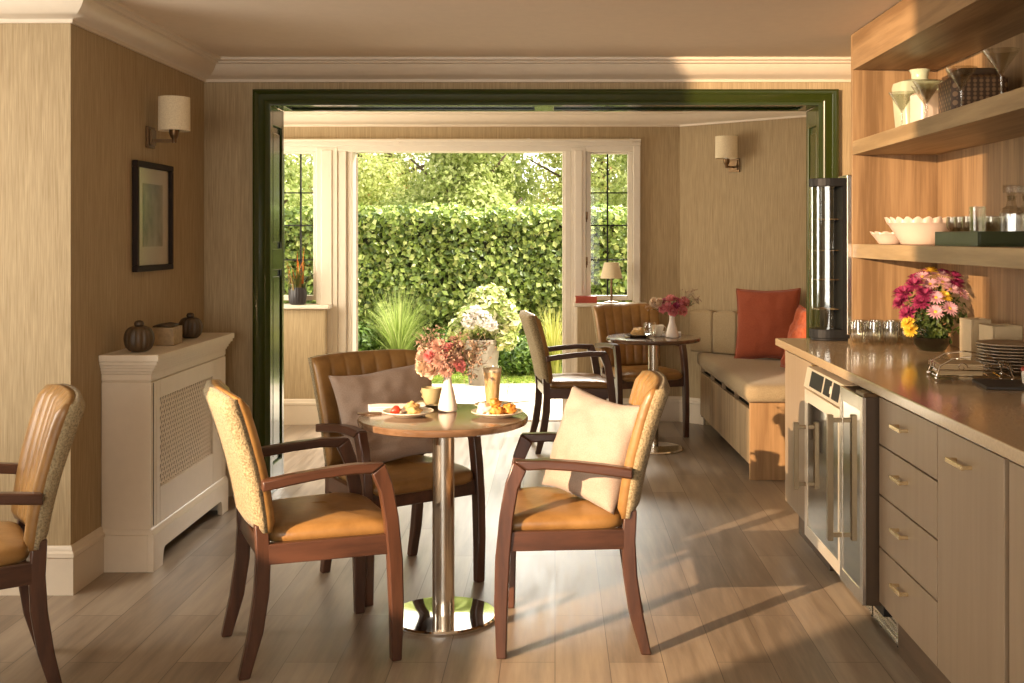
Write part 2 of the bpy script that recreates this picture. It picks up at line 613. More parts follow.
# dark green casing round the wide opening, with panelled lining
g = MB()
prof = [(0, 0.0), (0, 0.030), (0.012, 0.036), (0.024, 0.030), (0.030, 0.022), (0.058, 0.022), (0.066, 0.027), (0.078, 0.018), (0.092, 0.012), (0.092, 0.0)]
path = [(OX0 - 0.092, 0), (OX0 - 0.092, OZ + 0.085), (OX1 + 0.105, OZ + 0.085), (OX1 + 0.105, 0)]
P = [Vector(p) for p in path]
rings_ = []
for i, p in enumerate(P):
    k = [(1, 0), (1, -1), (-1, -1), (-1, 0)][i]
    rings_.append([(p.x + k[0] * o * (1 if i < 2 else 1.13), 6.02 - h, p.y + k[1] * o * 0.92) for o, h in prof])
g.rings(rings_)
casing = struct(g.build('trim_3', M['green'], smooth='auto'))
lin = MB()
for sx, x in ((1, OX0), (-1, OX1)):
    xo = x - sx * 0.035
    xs = sorted((xo, x - sx * 0.014))
    lin.box(xs[0], xs[1], 6.02, 6.31, 0, OZ)
    xs = sorted((x - sx * 0.014, x))
    lin.box(xs[0], xs[1], 6.02, 6.062, 0, OZ).box(xs[0], xs[1], 6.268, 6.31, 0, OZ)
    for z0, z1 in ((0, 0.16), (1.23, 1.35), (2.03, OZ)):
        lin.box(xs[0], xs[1], 6.062, 6.268, z0, z1)
    for z0, z1 in ((0.16, 1.23), (1.35, 2.03)):     # raised fields
        xs2 = sorted((x - sx * 0.014, x - sx * 0.006))
        lin.box(xs2[0], xs2[1], 6.095, 6.235, z0 + 0.035, z1 - 0.035)
lin.box(OX0, OX1, 6.02, 6.31, OZ + 0.014, OZ + 0.035)
lin.box(OX0, OX1, 6.02, 6.062, OZ, OZ + 0.014).box(OX0, OX1, 6.268, 6.31, OZ, OZ + 0.014)
for x0, x1 in ((OX0, OX0 + 0.06), (-0.115, -0.005), (OX1 - 0.06, OX1)):
    lin.box(x0, x1, 6.062, 6.268, OZ, OZ + 0.014)
struct(lin.build('panelled_lining', M['green'], casing, bevel=0.004))

# far room
w = MB().box(-2.7, -2.6, 6.31, 6.6, 0, CEIL).box(-2.7, -2.6, 8.1, 8.65, 0, CEIL).box(-2.7, -2.6, 6.6, 8.1, 0, 0.8).box(-2.7, -2.6, 6.6, 8.1, 2.1, CEIL)
struct(w.build('wall_far_left', M['wallpaper']))
w = MB()
w.box(-2.6, 1.0, 8.45, 8.65, 2.12, CEIL).box(-2.6, -2.34, 8.45, 8.65, 0, 2.12)
w.box(-2.34, -1.83, 8.45, 8.65, 0, 0.88).box(0.21, 0.64, 8.45, 8.65, 0, 0.90).box(0.64, 1.0, 8.45, 8.65, 0, 2.12)
w.box(-2.6, -1.74, 8.31, 8.45, 0, 0.87).box(0.17, 0.66, 8.34, 8.45, 0, 0.885)
struct(w.build('wall_far', M['wallpaper']))
w = MB().prism([(0.96, 8.45), (1.85, 7.70), (1.85, 6.31), (2.0, 6.31), (2.0, 8.65), (0.96, 8.65)], 'xy', 0, CEIL)
struct(w.build('wall_far_right', M['wallpaper']))

# white joinery of the garden front: head, posts, jambs
t = MB()
t.box(-2.36, 0.655, 8.40, 8.47, 2.112, 2.146)                       # picture rail over everything
t.box(-2.36, 0.655, 8.425, 8.58, 2.07, 2.12)
for a, b, y0 in ((-1.83, -1.665, 8.42), (0.125, 0.235, 8.42)):
    t.box(a, b, y0, 8.60, 0, 2.10)
t.box(-1.79, -1.705, 8.41, 8.43, 0.0, 2.08).box(0.15, 0.21, 8.41, 8.43, 0.0, 2.08)
for a, b in ((-1.665, -1.60), (0.075, 0.125)):
    t.box(a, b, 8.43, 8.60, 0, 2.10)
for a, b in ((-1.60, -1.555), (0.057, 0.085)):
    t.box(a, b, 8.45, 8.62, 0, 2.10)
t.box(0.598, 0.655, 8.41, 8.52, 0.90, 2.12).box(-2.36, -2.30, 8.41, 8.52, 0.90, 2.12)
t.box(-1.60, 0.085, 8.43, 8.62, 2.072, 2.10)
t.box(-1.60, 0.085, 8.44, 8.66, -0.02, 0.012)
struct(t.build('trim_4', M['white'], bevel=0.006))
st = MB().tube([(-2.36, 8.385, 2.152), (0.655, 8.385, 2.152)], 0.012)
for x in (-2.2, -1.2, -0.2, 0.58):
    st.box(x - 0.012, x + 0.012, 8.375, 8.41, 2.135, 2.165)
struct(st.build('trim_5', M['white'], smooth='auto'))


def side_window(n, x0, x1, z0, z1, lead_x):
    f = MB()
    y0, y1 = 8.47, 8.54
    s = 0.038
    f.box(x0 - s, x0, y0, y1, z0 - s, z1 + s).box(x1, x1 + s, y0, y1, z0 - s, z1 + s)
    f.box(x0, x1, y0, y1, z0 - s, z0).box(x0, x1, y0, y1, z1, z1 + s)
    fr = struct(f.build('window_%d' % n, M['white'], bevel=0.005))
    MB().box(x0, x1, 8.503, 8.507, z0, z1).build('glass_pane', M['pane'], fr)
    l = MB()
    for x in lead_x:
        l.box(x - 0.006, x + 0.006, 8.498, 8.512, z0, z1)
    for z in (1.756, 1.505, 1.238):
        l.box(x0, x1, 8.498, 8.512, z - 0.005, z + 0.005)
    l.build('lead_bars', M['black'], fr)
    return fr


wl = side_window(1, -2.26, -1.862, 0.965, 2.055, (-1.965, -2.10))
h = MB().box(-1.838, -1.818, 8.455, 8.475, 1.19, 1.27).tube([(-1.828, 8.45, 1.21), (-1.80, 8.43, 1.235), (-1.775, 8.43, 1.25)], 0.006)
h.build('latch', M['white'], wl, bevel=0.002)
h = MB().box(-1.84, -1.81, 8.45, 8.47, 1.60, 1.68)
h.build('hinge', M['white'], wl, bevel=0.002)
wr = side_window(2, 0.276, 0.56, 0.965, 2.055, (0.406,))
for z in (1.20, 1.55):
    MB().box(0.232, 0.252, 8.455, 8.475, z, z + 0.06).tube([(0.242, 8.45, z + 0.03), (0.242, 8.44, z + 0.015), (0.242, 8.435, z - 0.02)], 0.005).build('latch', M['bronze'], wr, bevel=0.002)
s = MB().box(-2.5, -1.70, 8.27, 8.47, 0.872, 0.902)
s.build('window_sill', M['white'], wl, bevel=0.008)
s = MB().box(0.14, 0.70, 8.30, 8.47, 0.887, 0.915)
s.build('window_sill', M['white'], wr, bevel=0.008)

# garden door leaf folded outwards
leaf = MB()
W_, s_ = 0.80, 0.085
leaf.box(0, s_, -0.022, 0.022, 0.02, 2.04).box(W_ - s_, W_, -0.022, 0.022, 0.02, 2.04)
leaf.box(s_, W_ - s_, -0.022, 0.022, 0.02, 0.24).box(s_, W_ - s_, -0.022, 0.022, 1.95, 2.04)
d1 = struct(leaf.build('door_1', M['white'], bevel=0.006, loc=(-1.565, 8.615, 0), rot=(0, 0, R(103.5))))
MB().box(s_, W_ - s_, -0.004, 0.004, 0.24, 1.95).build('glass_pane', M['pane'], d1)
lb = MB()
for z in (0.55, 0.87, 1.238, 1.505, 1.756):
    lb.box(s_, W_ - s_, -0.008, 0.008, z - 0.005, z + 0.005)
lb.build('lead_bars', M['black'], d1)
MB().box(W_ - 0.06, W_ - 0.03, -0.04, 0.04, 0.98, 1.14).tube([(W_ - 0.045, -0.06, 1.06), (W_ - 0.16, -0.06, 1.06)], 0.009).tube([(W_ - 0.045, -0.03, 1.06), (W_ - 0.045, -0.065, 1.06)], 0.009).build('door_handle', M['brass'], d1, bevel=0.002)

# garden ground


def paving_mat():
    m, nt, p = new_mat('pale_paving')
    v = coords(nt)
    br = nt.nodes.new('ShaderNodeTexBrick')
    br.inputs['Scale'].default_value = 1
    br.inputs['Brick Width'].default_value = 0.6
    br.inputs['Row Height'].default_value = 0.45
    br.inputs['Mortar Size'].default_value = 0.006
    br.inputs['Color1'].default_value = (0.64, 0.56, 0.44, 1)
    br.inputs['Color2'].default_value = (0.72, 0.64, 0.52, 1)
    br.inputs['Mortar'].default_value = (0.45, 0.38, 0.28, 1)
    nt.links.new(v, br.inputs[0])
    n = noise_tex(nt, v, 14, 5)
    mx = nt.nodes.new('ShaderNodeMix')
    mx.data_type = 'RGBA'
    mx.blend_type = 'MULTIPLY'
    mx.inputs[0].default_value = 0.35
    nt.links.new(br.outputs[0], mx.inputs[6])
    nt.links.new(ramp(nt, n, [(0.3, (0.7, 0.66, 0.6)), (0.7, (1, 1, 1))]), mx.inputs[7])
    nt.links.new(mx.outputs[2], p.inputs['Base Color'])
    p.inputs['Roughness'].default_value = 0.8
    bump(nt, p, n, 0.2, 0.01)
    return m


def no_clip(o):
    return struct(o)


struct(MB().box(-9, 7, 8.65, 10.75, -0.12, -0.02).build('patio_ground', paving_mat()))
struct(MB().box(-9, 7, 10.75, 24, -0.16, -0.03).build('garden_ground', plain('soil_and_turf', (0.20, 0.24, 0.06), 0.9, var=0.3, nscale=9)))


def leaves_mesh(name, pts, nrm, size, rng, mat, aspect=0.62, jitter=0.75, parent=None, droop=0.0):
    """one folded leaf (two quads' worth of triangles) at every point"""
    n = len(pts)
    d = nrm + rng.normal(0, jitter, (n, 3))
    d /= np.linalg.norm(d, axis=1)[:, None] + 1e-9
    t = rng.normal(0, 1, (n, 3))
    t[:, 2] -= droop
    t -= (t * d).sum(1)[:, None] * d
    t /= np.linalg.norm(t, axis=1)[:, None] + 1e-9
    b = np.cross(d, t)
    s = size * rng.uniform(0.65, 1.35, n)[:, None]
    v = np.empty((n, 4, 3))
    v[:, 0] = pts - t * s * 0.5
    v[:, 1] = pts + b * s * aspect * 0.5 + d * s * 0.10
    v[:, 2] = pts + t * s * 0.5
    v[:, 3] = pts - b * s * aspect * 0.5 + d * s * 0.10
    verts = v.reshape(-1, 3)
    k = np.arange(n) * 4
    tri = np.stack([np.stack([k, k + 1, k + 2], 1), np.stack([k, k + 2, k + 3], 1)], 1).reshape(-1, 3)
    me = bpy.data.meshes.new(name)
    me.from_pydata(verts.tolist(), [], tri.tolist())
    return link_mesh(name, me, mat, parent)


rng = np.random.default_rng(7)
M['hedge'] = leafy('hedge_leaf', [(0.0, (0.06, 0.10, 0.016)), (0.45, (0.15, 0.21, 0.035)), (0.8, (0.30, 0.37, 0.08)), (1.0, (0.52, 0.54, 0.20))], 0.35, 0.38)
M['hedge_core'] = plain('hedge_twigs', (0.030, 0.034, 0.010), 0.9, var=0.4, nscale=30)
M['tree_leaf'] = leafy('tree_leaf', [(0.0, (0.24, 0.31, 0.08)), (0.5, (0.48, 0.54, 0.18)), (1.0, (0.72, 0.74, 0.36))], 0.55)
M['tree_leaf_warm'] = leafy('tree_leaf_yellow', [(0.0, (0.28, 0.34, 0.09)), (0.5, (0.54, 0.58, 0.20)), (0.95, (0.78, 0.78, 0.40)), (1.0, (0.58, 0.32, 0.16))], 0.55)
M['bark'] = plain('bark', (0.09, 0.06, 0.035), 0.9, var=0.4, nscale=30)

# the clipped hedge
HX0, HX1, HY0, HY1, HZ = -6.0, 4.0, 12.1, 12.9, 1.70


def hedge_surface(n, face):
    a = rng.uniform(HX0, HX1, n)
    if face == 'front':
        c = np.stack([a, np.full(n, HY0), rng.uniform(0.0, HZ, n)], 1)
        nn = np.tile([0, -1.0, 0.35], (n, 1))
    else:
        c = np.stack([a, rng.uniform(HY0, HY1, n), np.full(n, HZ)], 1)
        nn = np.tile([0, -0.2, 1.0], (n, 1))
    dep = np.array([noise.noise(Vector((p[0] * 3.1, p[1] * 3.1, p[2] * 3.4))) for p in c]) * 0.09 + rng.uniform(-0.07, 0.05, n)
    return c + nn * dep[:, None], nn


p1, n1 = hedge_surface(36000, 'front')
p2, n2 = hedge_surface(11000, 'top')
hd = thing('hedge', 'tall clipped leafy green hedge running across the back of the garden', 'hedge', (0, 0, -0.02))
core = MB().box(HX0, HX1, HY0 + 0.09, HY1 - 0.05, -0.03, HZ - 0.09)
core.build('branches', M['hedge_core'], hd)
leaves_mesh('leaves', np.concatenate([p1, p2]), np.concatenate([n1, n2]), 0.070, rng, M['hedge'], 0.72, 0.6, hd, 0.5)


def tree(x, y, h, r, lab, mat, nl, seed):
    rg = np.random.default_rng(seed)
    t = thing('tree', lab, 'tree', (x, y, -0.03), group='trees beyond the hedge')
    tr = MB().tube([(0, 0, 0), (0.05, 0, h * 0.3), (-0.04, 0.05, h * 0.6), (0, 0, h * 0.85)], 0.12, 8, 0.03)
    for k in range(9):
        a = rg.uniform(0, 2 * PI)
        z = rg.uniform(0.2, 0.65) * h
        L = rg.uniform(0.5, 0.9) * r
        tr.tube([(0, 0, z), (L * 0.5 * math.cos(a), L * 0.5 * math.sin(a), z + 0.25), (L * math.cos(a), L * math.sin(a), z + 0.6)], 0.04, 6, 0.012)
    tr.build('trunk', M['bark'], t, smooth=True)
    blobs = []
    for k in range(36):
        a = rg.uniform(0, 2 * PI)
        q = math.sqrt(rg.uniform(0, 1)) * r * 0.8
        blobs.append((q * math.cos(a), q * math.sin(a), rg.uniform(0.28, 0.92) * h, rg.uniform(0.3, 0.55) * r * 0.9))
    pts = []
    nrm = []
    for k in range(36):
        bx, by, bz, br = blobs[k]
        m_ = nl // 36
        d = rg.normal(0, 1, (m_, 3))
        d /= np.linalg.norm(d, axis=1)[:, None]
        rad = br * rg.uniform(0.55, 1.05, m_)[:, None]
        pts.append(np.array([bx, by, bz]) + d * rad * np.array([1, 1, 0.75]))
        nrm.append(d + np.array([0, 0, 0.5]))
    leaves_mesh('foliage', np.concatenate(pts), np.concatenate(nrm), 0.075, rg, mat, 0.6, 0.7, t, 0.4)


tree(-4.3, 15.2, 4.2, 1.15, 'bushy green tree behind the hedge, furthest left, seen through the left side window', M['tree_leaf'], 36000, 1)
tree(-2.8, 18.6, 5.2, 1.8, 'light yellow-green tree behind the hedge, showing at the upper left of the door opening', M['tree_leaf_warm'], 36000, 2)
tree(-1.25, 15.2, 4.2, 1.1, 'green tree behind the hedge in the middle of the door opening', M['tree_leaf'], 36000, 3)
tree(0.8, 19.0, 5.2, 1.8, 'pale green tree behind the hedge at the upper right of the door opening', M['tree_leaf_warm'], 36000, 4)
tree(1.75, 15.2, 4.3, 1.15, 'green tree behind the hedge, furthest right, seen through the right side window', M['tree_leaf'], 36000, 5)


def blades(name, base, n, h, spread, w, mat, seed, parent=None, stem=False):
    """arching grass blades from one tuft"""
    rg = random.Random(seed)
    mb = MB()
    for k in range(n):
        a = rg.uniform(0, 2 * PI)
        q = rg.uniform(0, 0.07)
        L = h * rg.uniform(0.6, 1.1)
        sp = spread * rg.uniform(0.2, 1.0)
        dx, dy = math.cos(a), math.sin(a)
        ww = w * rg.uniform(0.7, 1.2)
        vs = []
        fs = []
        for i in range(5):
            t = i / 4
            px = base[0] + dx * (q + sp * t ** 1.8)
            py = base[1] + dy * (q + sp * t ** 1.8)
            pz = base[2] + L * (t - 0.28 * t ** 3 * (sp / max(spread, 1e-6)))
            u = ww * (1 - t) + 0.0006
            vs += [(px - dy * u, py + dx * u, pz), (px + dy * u, py - dx * u, pz)]
        for i in range(4):
            fs.append((2 * i, 2 * i + 1, 2 * i + 3, 2 * i + 2))
        mb.poly(vs, fs)
    bmesh.ops.recalc_face_normals(mb.bm, faces=mb.bm.faces)
    return mb.build(name, mat, parent)


M['grass'] = leafy('ornamental_grass', [(0, (0.17, 0.25, 0.04)), (0.6, (0.30, 0.37, 0.09)), (1, (0.46, 0.49, 0.19))], 0.5)
M['grass_gold'] = leafy('golden_grass', [(0, (0.28, 0.30, 0.05)), (0.6, (0.46, 0.44, 0.10)), (1, (0.62, 0.54, 0.22))], 0.5)
M['turf'] = leafy('turf', [(0, (0.16, 0.24, 0.03)), (0.6, (0.30, 0.38, 0.06)), (1, (0.42, 0.46, 0.10))], 0.4)
gr = thing('ornamental_grass', 'tall fountain of pale green grass growing in front of the hedge at left', 'grass', (-1.64, 11.55, -0.03))
blades('blades', (0, 0, 0), 620, 0.95, 0.50, 0.0055, M['grass'], 3, gr)
gr = thing('ornamental_grass', 'upright golden-green grass clump beside the right door post', 'grass', (-0.02, 11.3, -0.03))
blades('blades', (0, 0, 0), 300, 0.80, 0.26, 0.005, M['grass_gold'], 5, gr)
n = 14000
lx = rng.uniform(-5, 3.2, n)
ly = rng.uniform(10.78, 12.0, n)
lawn = leaves_mesh('lawn', np.stack([lx, ly, np.full(n, -0.012)], 1), np.tile([0, -0.6, 0.25], (n, 1)), 0.05, rng, M['turf'], 0.25, 0.5)
tag(lawn, 'short strip of bright green lawn between the paving and the hedge', 'lawn', kind='stuff')

# leafy border shrubs low along the hedge


def shrub(x, y, r, h, mat, lab, seed, nl, size=0.07, name='shrub'):
    rg = np.random.default_rng(seed)
    t = thing(name, lab, 'shrub', (x, y, -0.03))
    st_ = MB()
    for k in range(10):
        a = rg.uniform(0, 2 * PI)
        q = rg.uniform(0.2, 0.8)
        st_.tube([(0, 0, 0), (q * r * 0.4 * math.cos(a), q * r * 0.4 * math.sin(a), h * 0.4), (q * r * math.cos(a), q * r * math.sin(a), h * 0.8)], 0.008, 5, 0.003)
    st_.build('stems', M['bark'], t)
    d = rg.normal(0, 1, (nl, 3))
    d /= np.linalg.norm(d, axis=1)[:, None]
    rad = rg.uniform(0.5, 1.0, nl)[:, None]
    pts = d * rad * np.array([r, r, h * 0.5]) + np.array([0, 0, h * 0.52])
    leaves_mesh('foliage', pts, d + np.array([0, 0, 0.4]), size, rg, mat, 0.45, 0.5, t, 0.2)
    return t


M['dark_leaf'] = leafy('dark_leaf', [(0, (0.045, 0.09, 0.012)), (0.6, (0.11, 0.19, 0.025)), (1, (0.22, 0.32, 0.06))], 0.3, 0.4)
shrub(-2.15, 11.6, 0.32, 0.55, M['dark_leaf'], 'low dark green bush beside the left door jamb', 21, 1500)
shrub(-1.15, 11.75, 0.30, 0.48, M['dark_leaf'], 'low dark green bush right of the tall pale grass', 22, 1400)
shrub(-0.36, 11.45, 0.30, 0.42, M['dark_leaf'], 'low dark leafy plant between the planter and the golden grass', 23, 1500)

# planter with a variegated shrub
PX, PY = -0.71, 10.72
pl = MB().lathe([(0.0, 0.0), (0.125, 0.0), (0.13, 0.01), (0.175, 0.40), (0.19, 0.405), (0.19, 0.445), (0.165, 0.445), (0.16, 0.39), (0.0, 0.39)], 36, cap0=False, cap1=False)
pl = pl.build('planter', plain('grey_planter', (0.22, 0.185, 0.145), 0.6, var=0.12, nscale=12), smooth='auto', loc=(PX, PY, -0.02))
tag(pl, 'round grey tapered planter standing on the garden paving', 'planter')
M['cream_leaf'] = leafy('variegated_leaf', [(0, (0.18, 0.26, 0.05)), (0.35, (0.36, 0.42, 0.11)), (0.7, (0.56, 0.56, 0.24)), (1, (0.68, 0.65, 0.44))], 0.3)
M['blossom'] = leafy('white_blossom', [(0, (0.60, 0.54, 0.50)), (1, (0.70, 0.66, 0.60))], 0.3)
sh = thing('potted_shrub', 'cream and lime variegated shrub with white blossom growing in the grey planter', 'shrub', (PX, PY, 0.37))
st_ = MB()
rg = np.random.default_rng(31)
blob = [(-0.02, 0.02, 0.18, 0.13), (-0.20, 0.0, 0.14, 0.13), (0.18, 0.02, 0.14, 0.14), (0.05, 0, 0.34, 0.16), (0.10, 0.05, 0.46, 0.12), (-0.10, -0.06, 0.26, 0.13),
        (0.27, -0.04, 0.22, 0.12), (-0.02, 0.05, 0.44, 0.11), (0.22, 0.0, 0.32, 0.12), (0.24, -0.08, 0.06, 0.11)]
pts = []
nr = []
for (bx, by, bz, br) in blob:
    st_.tube([(0, 0, 0), (bx * 0.4, by * 0.4, bz * 0.5), (bx, by, bz)], 0.008, 5, 0.004)
    d = rg.normal(0, 1, (340, 3))
    d /= np.linalg.norm(d, axis=1)[:, None]
    pts.append(np.array([bx, by, bz]) + d * br * rg.uniform(0.55, 1.0, (340, 1)))
    nr.append(d + np.array([0, -0.2, 0.5]))
st_.build('stems', M['bark'], sh)
leaves_mesh('foliage', np.concatenate(pts), np.concatenate(nr), 0.085, rg, M['cream_leaf'], 0.5, 0.5, sh)
pts = []
for (bx, by, bz, br) in ((-0.12, -0.17, 0.24, 0.08), (0.02, -0.19, 0.26, 0.09), (-0.05, -0.18, 0.33, 0.06), (0.10, -0.18, 0.20, 0.06)):
    d = rg.normal(0, 1, (170, 3))
    d /= np.linalg.norm(d, axis=1)[:, None]
    pts.append(np.array([bx, by, bz]) + d * br * rg.uniform(0.6, 1, (170, 1)))
pts = np.concatenate(pts)
leaves_mesh('blossom', pts, np.tile([0, -0.6, 0.6], (len(pts), 1)), 0.035, rg, M['blossom'], 0.8, 0.6, sh)

# ------------------------------------------------------------------ radiator cover
rc = thing('radiator_cover', 'cream painted radiator cover with a lattice front against the left wall', 'radiator cover', (-1.9185, 4.65, 0))
b = MB()
L, D = 1.05, 0.212
b.box(0, D, 0, 0.06, 0.17, 0.80).box(0, D, L - 0.06, L, 0.17, 0.80)
b.box(D - 0.02, D, 0.06, 0.105, 0.17, 0.80).box(D - 0.02, D, L - 0.21, L - 0.06, 0.17, 0.80)
b.box(D - 0.02, D, 0.105, L - 0.21, 0.17, 0.335).box(D - 0.02, D, 0.105, L - 0.21, 0.72, 0.80)
b.box(0.0, 0.02, 0.06, L - 0.06, 0.78, 0.80)
b.build('cabinet_body', M['cream'], rc, bevel=0.003)
b = MB()
for z0, z1, o in ((0.80, 0.806, -0.004), (0.806, 0.835, 0.0), (0.835, 0.848, 0.006), (0.848, 0.862, 0.014), (0.862, 0.874, 0.022), (0.874, 0.89, 0.032), (0.89, 0.918, 0.040)):
    b.box(0, D + o, -o * 0.7, L + o * 0.5, z0, z1)
b.build('top', M['cream'], rc, bevel=0.004)
b = MB()
ft, ar = 0.10, 0.075
pts = [(-0.012, 0), (ft, 0)] + [(ft + 0.03 * (1 - math.cos(a)), ar * math.sin(a)) for a in (0.3, 0.7, 1.1, PI / 2)]
pts += [(L - q[0], q[1]) for q in pts[::-1][:-1]] + [(L + 0.0, 0)]
pts += [(L, 0.155), (-0.012, 0.155)]
b.prism(pts, 'yz', D - 0.012, D + 0.014)
b.prism([(D - 0.012, 0.155), (D + 0.014, 0.155), (D + 0.010, 0.165), (D + 0.004, 0.178), (D, 0.182), (D - 0.012, 0.182)], 'xz', -0.010, L)
b.box(0, D - 0.012, -0.012, 0.004, 0, 0.155).box(0, D - 0.012, L - 0.01, L, 0, 0.155)
b.box(0, D, -0.006, 0.002, 0.155, 0.178)
b.build('plinth', M['cream'], rc, bevel=0.002)
MB().box(0.002, 0.012, 0.06, L - 0.06, 0.0, 0.78).build('back_panel', M['darkgap'], rc)  # dark sheet puts the shade behind the grille into the colour
# diagonal lattice
b = MB()
y0, y1, z0, z1 = 0.105, L - 0.21, 0.335, 0.72
pitch, wd = 0.042, 0.0050
for s in (1, -1):
    k0 = int((z0 - 1.3 * y1) / pitch) - 2
    for k in range(-70, 90):
        c = k * pitch
        pp = []
        for z, on in ((z0, 0), (z1, 0)):
            y = (z - c) / (1.35 * s)
            if y0 <= y <= y1:
                pp.append((y, z))
        for y in (y0, y1):
            z = 1.35 * s * y + c
            if z0 < z < z1:
                pp.append((y, z))
        if len(pp) == 2:
            (ya, za), (yb, zb) = pp
            dl = math.hypot(yb - ya, zb - za)
            if dl < 0.01:
                continue
            ny, nz = -(zb - za) / dl * wd, (yb - ya) / dl * wd
            xx = D - 0.013 + (0.002 if s > 0 else 0)
            b.prism([(ya + ny, za + nz), (yb + ny, zb + nz), (yb - ny, zb - nz), (ya - ny, za - nz)], 'yz', xx - 0.003, xx + 0.001)
b.build('grille', M['mesh'], rc)
b = MB()
for k in range(13):
    y = 0.10 + k * 0.060
    b.box(0.06, 0.15, y, y + 0.05, 0.15, 0.70)
b.build('radiator', plain('radiator_dark', (0.045, 0.038, 0.03), 0.6, var=0.1), rc, bevel=0.008)  # near-black colour deepens the painted shade behind the grille
b = MB().box(D + 0.0005, D + 0.002, 0.02, 0.024, 0.19, 0.795)
b.build('panel_joint', M['darkgap'], rc)


# ------------------------------------------------------------------ chairs


def make_chair(label, loc, rotz):
    t = thing('dining_armchair', label, 'chair', loc, rotz, 'leather and boucle dining armchairs')
    for s in (1, -1):
        yc = s * 0.252
        # front leg sweeping back into the arm
        fr = [(0.262, 0), (0.270, 0.18), (0.266, 0.34), (0.252, 0.48), (0.232, 0.59), (0.205, 0.662)]
        bk = [(0.160, 0.632), (0.188, 0.57), (0.205, 0.47), (0.216, 0.34), (0.224, 0.18), (0.228, 0)]
        MB().prism(fr + bk, 'xz', yc - 0.019, yc + 0.019).build('leg', M['mahogany'], t, smooth='auto', bevel=0.005)
        # rear leg splayed backwards
        yr = s * 0.208
        out = [(-0.262, 0), (-0.232, 0.14), (-0.213, 0.27), (-0.207, 0.38), (-0.212, 0.49), (-0.168, 0.49), (-0.160, 0.38), (-0.164, 0.27), (-0.184, 0.14), (-0.226, 0)]
        MB().prism(out, 'xz', yr - 0.018, yr + 0.018).build('leg', M['mahogany'], t, smooth='auto', bevel=0.005)
        up = [(0.205, 0.664), (0.10, 0.668), (0.0, 0.662), (-0.10, 0.652), (-0.195, 0.639)]
        lo = [(-0.195, 0.605), (-0.10, 0.618), (0.0, 0.630), (0.10, 0.636), (0.160, 0.632)]
        a = MB().prism(up + lo, 'xz', s * 0.252 - 0.022, s * 0.252 + 0.022)
        a.build('armrest', M['mahogany_x'], t, smooth='auto', bevel=0.006)
    f = MB()
    for s in (1, -1):
        f.prism([(0.222, s * 0.262), (0.222, s * 0.232), (-0.17, s * 0.196), (-0.17, s * 0.226)], 'xy', 0.358, 0.425)
    f.box(0.212, 0.242, -0.236, 0.236, 0.358, 0.425).box(-0.20, -0.172, -0.20, 0.20, 0.375, 0.44)
    f.build('seat_frame', M['mahogany_x'], t, bevel=0.004)
    # seat cushion

    def outline(sc, z, sag=0):
        pts = []
        n = 48
        for i in range(n):
            a = 2 * PI * i / n
            c, s_ = math.cos(a), math.sin(a)
            ex = 0.30
            u = math.copysign(abs(c) ** ex, c)
            v = math.copysign(abs(s_) ** ex, s_)
            x = 0.045 + 0.212 * u * sc
            hw = (0.222 + 0.022 * u) * sc
            zz = z - (0.012 if sag else 0) * (1 - u * u)
            if u > 0.5:
                zz -= 0.010 * (u - 0.5) * 2
            pts.append((x, v * hw, zz))
        return pts
    q = MB().rings([outline(0.97, 0.418), outline(1.015, 0.425), outline(1.03, 0.438), outline(1.02, 0.452), outline(0.985, 0.463), outline(0.92, 0.470),
                    outline(0.78, 0.476), outline(0.5, 0.481), outline(0.2, 0.483)])
    q.build('seat', M['leather'], t, smooth=True)

    def back(off0, off1, off0t, nu, channels, name, mat, vb, vt, inset, anchor):
        nv = 14
        V = []

        def pos(u, v, off, grow=0.0):
            hw = (0.226 + 0.028 * v ** 0.9) - inset
            z = vb + (vt - vb) * v - 0.012 * abs(u) ** 4 * (1 if v > 0.5 else 0) * v
            x = -0.166 - 0.045 * v - 0.055 * v ** 2.0 + 0.030 * u * u
            # round the rim
            e = min(1, (1 - abs(u)) / 0.05)
            g = min(1, (1 - v) / 0.05, v / 0.05)
            k = math.sqrt(max(0, 1 - (1 - e) ** 2)) * math.sqrt(max(0, 1 - (1 - g) ** 2))
            if off == off0:
                off = off0 + (off0t - off0) * v
            mid = off1 if anchor else off0 + (off0t - off0) * v
            o = mid + (off - mid) * (0.5 + 0.5 * k)
            return (x + o + grow * k, u * hw - 0.12 * o * u, z)
        front = [[None] * (nu + 1) for _ in range(nv + 1)]
        backg = [[None] * (nu + 1) for _ in range(nv + 1)]
        verts = []
        for j in range(nv + 1):
            for i in range(nu + 1):
                u = -1 + 2 * i / nu
                v = j / nv
                gr_ = 0
                if channels:
                    gr_ = 0.013 * (abs(math.sin(PI * channels * (u + 1) / 2)) ** 0.45 - 1)
                front[j][i] = len(verts)
                verts.append(pos(u, v, off1, gr_))
        for j in range(nv + 1):
            for i in range(nu + 1):
                backg[j][i] = len(verts)
                verts.append(pos(-1 + 2 * i / nu, j / nv, off0))
        faces = []
        for j in range(nv):
            for i in range(nu):
                faces.append((front[j][i], front[j][i + 1], front[j + 1][i + 1], front[j + 1][i]))
                faces.append((backg[j][i], backg[j + 1][i], backg[j + 1][i + 1], backg[j][i + 1]))
        for j in range(nv):
            faces.append((front[j][0], front[j + 1][0], backg[j + 1][0], backg[j][0]))
            faces.append((front[j][nu], backg[j][nu], backg[j + 1][nu], front[j + 1][nu]))
        for i in range(nu):
            faces.append((front[0][i], backg[0][i], backg[0][i + 1], front[0][i + 1]))
            faces.append((front[nv][i], front[nv][i + 1], backg[nv][i + 1], backg[nv][i]))
        return MB().poly(verts, faces).build(name, mat, t, smooth=True)
    back(-0.044, 0.0, -0.044, 84, 7, 'backrest', M['leather'], 0.462, 0.916, 0.0, 0)
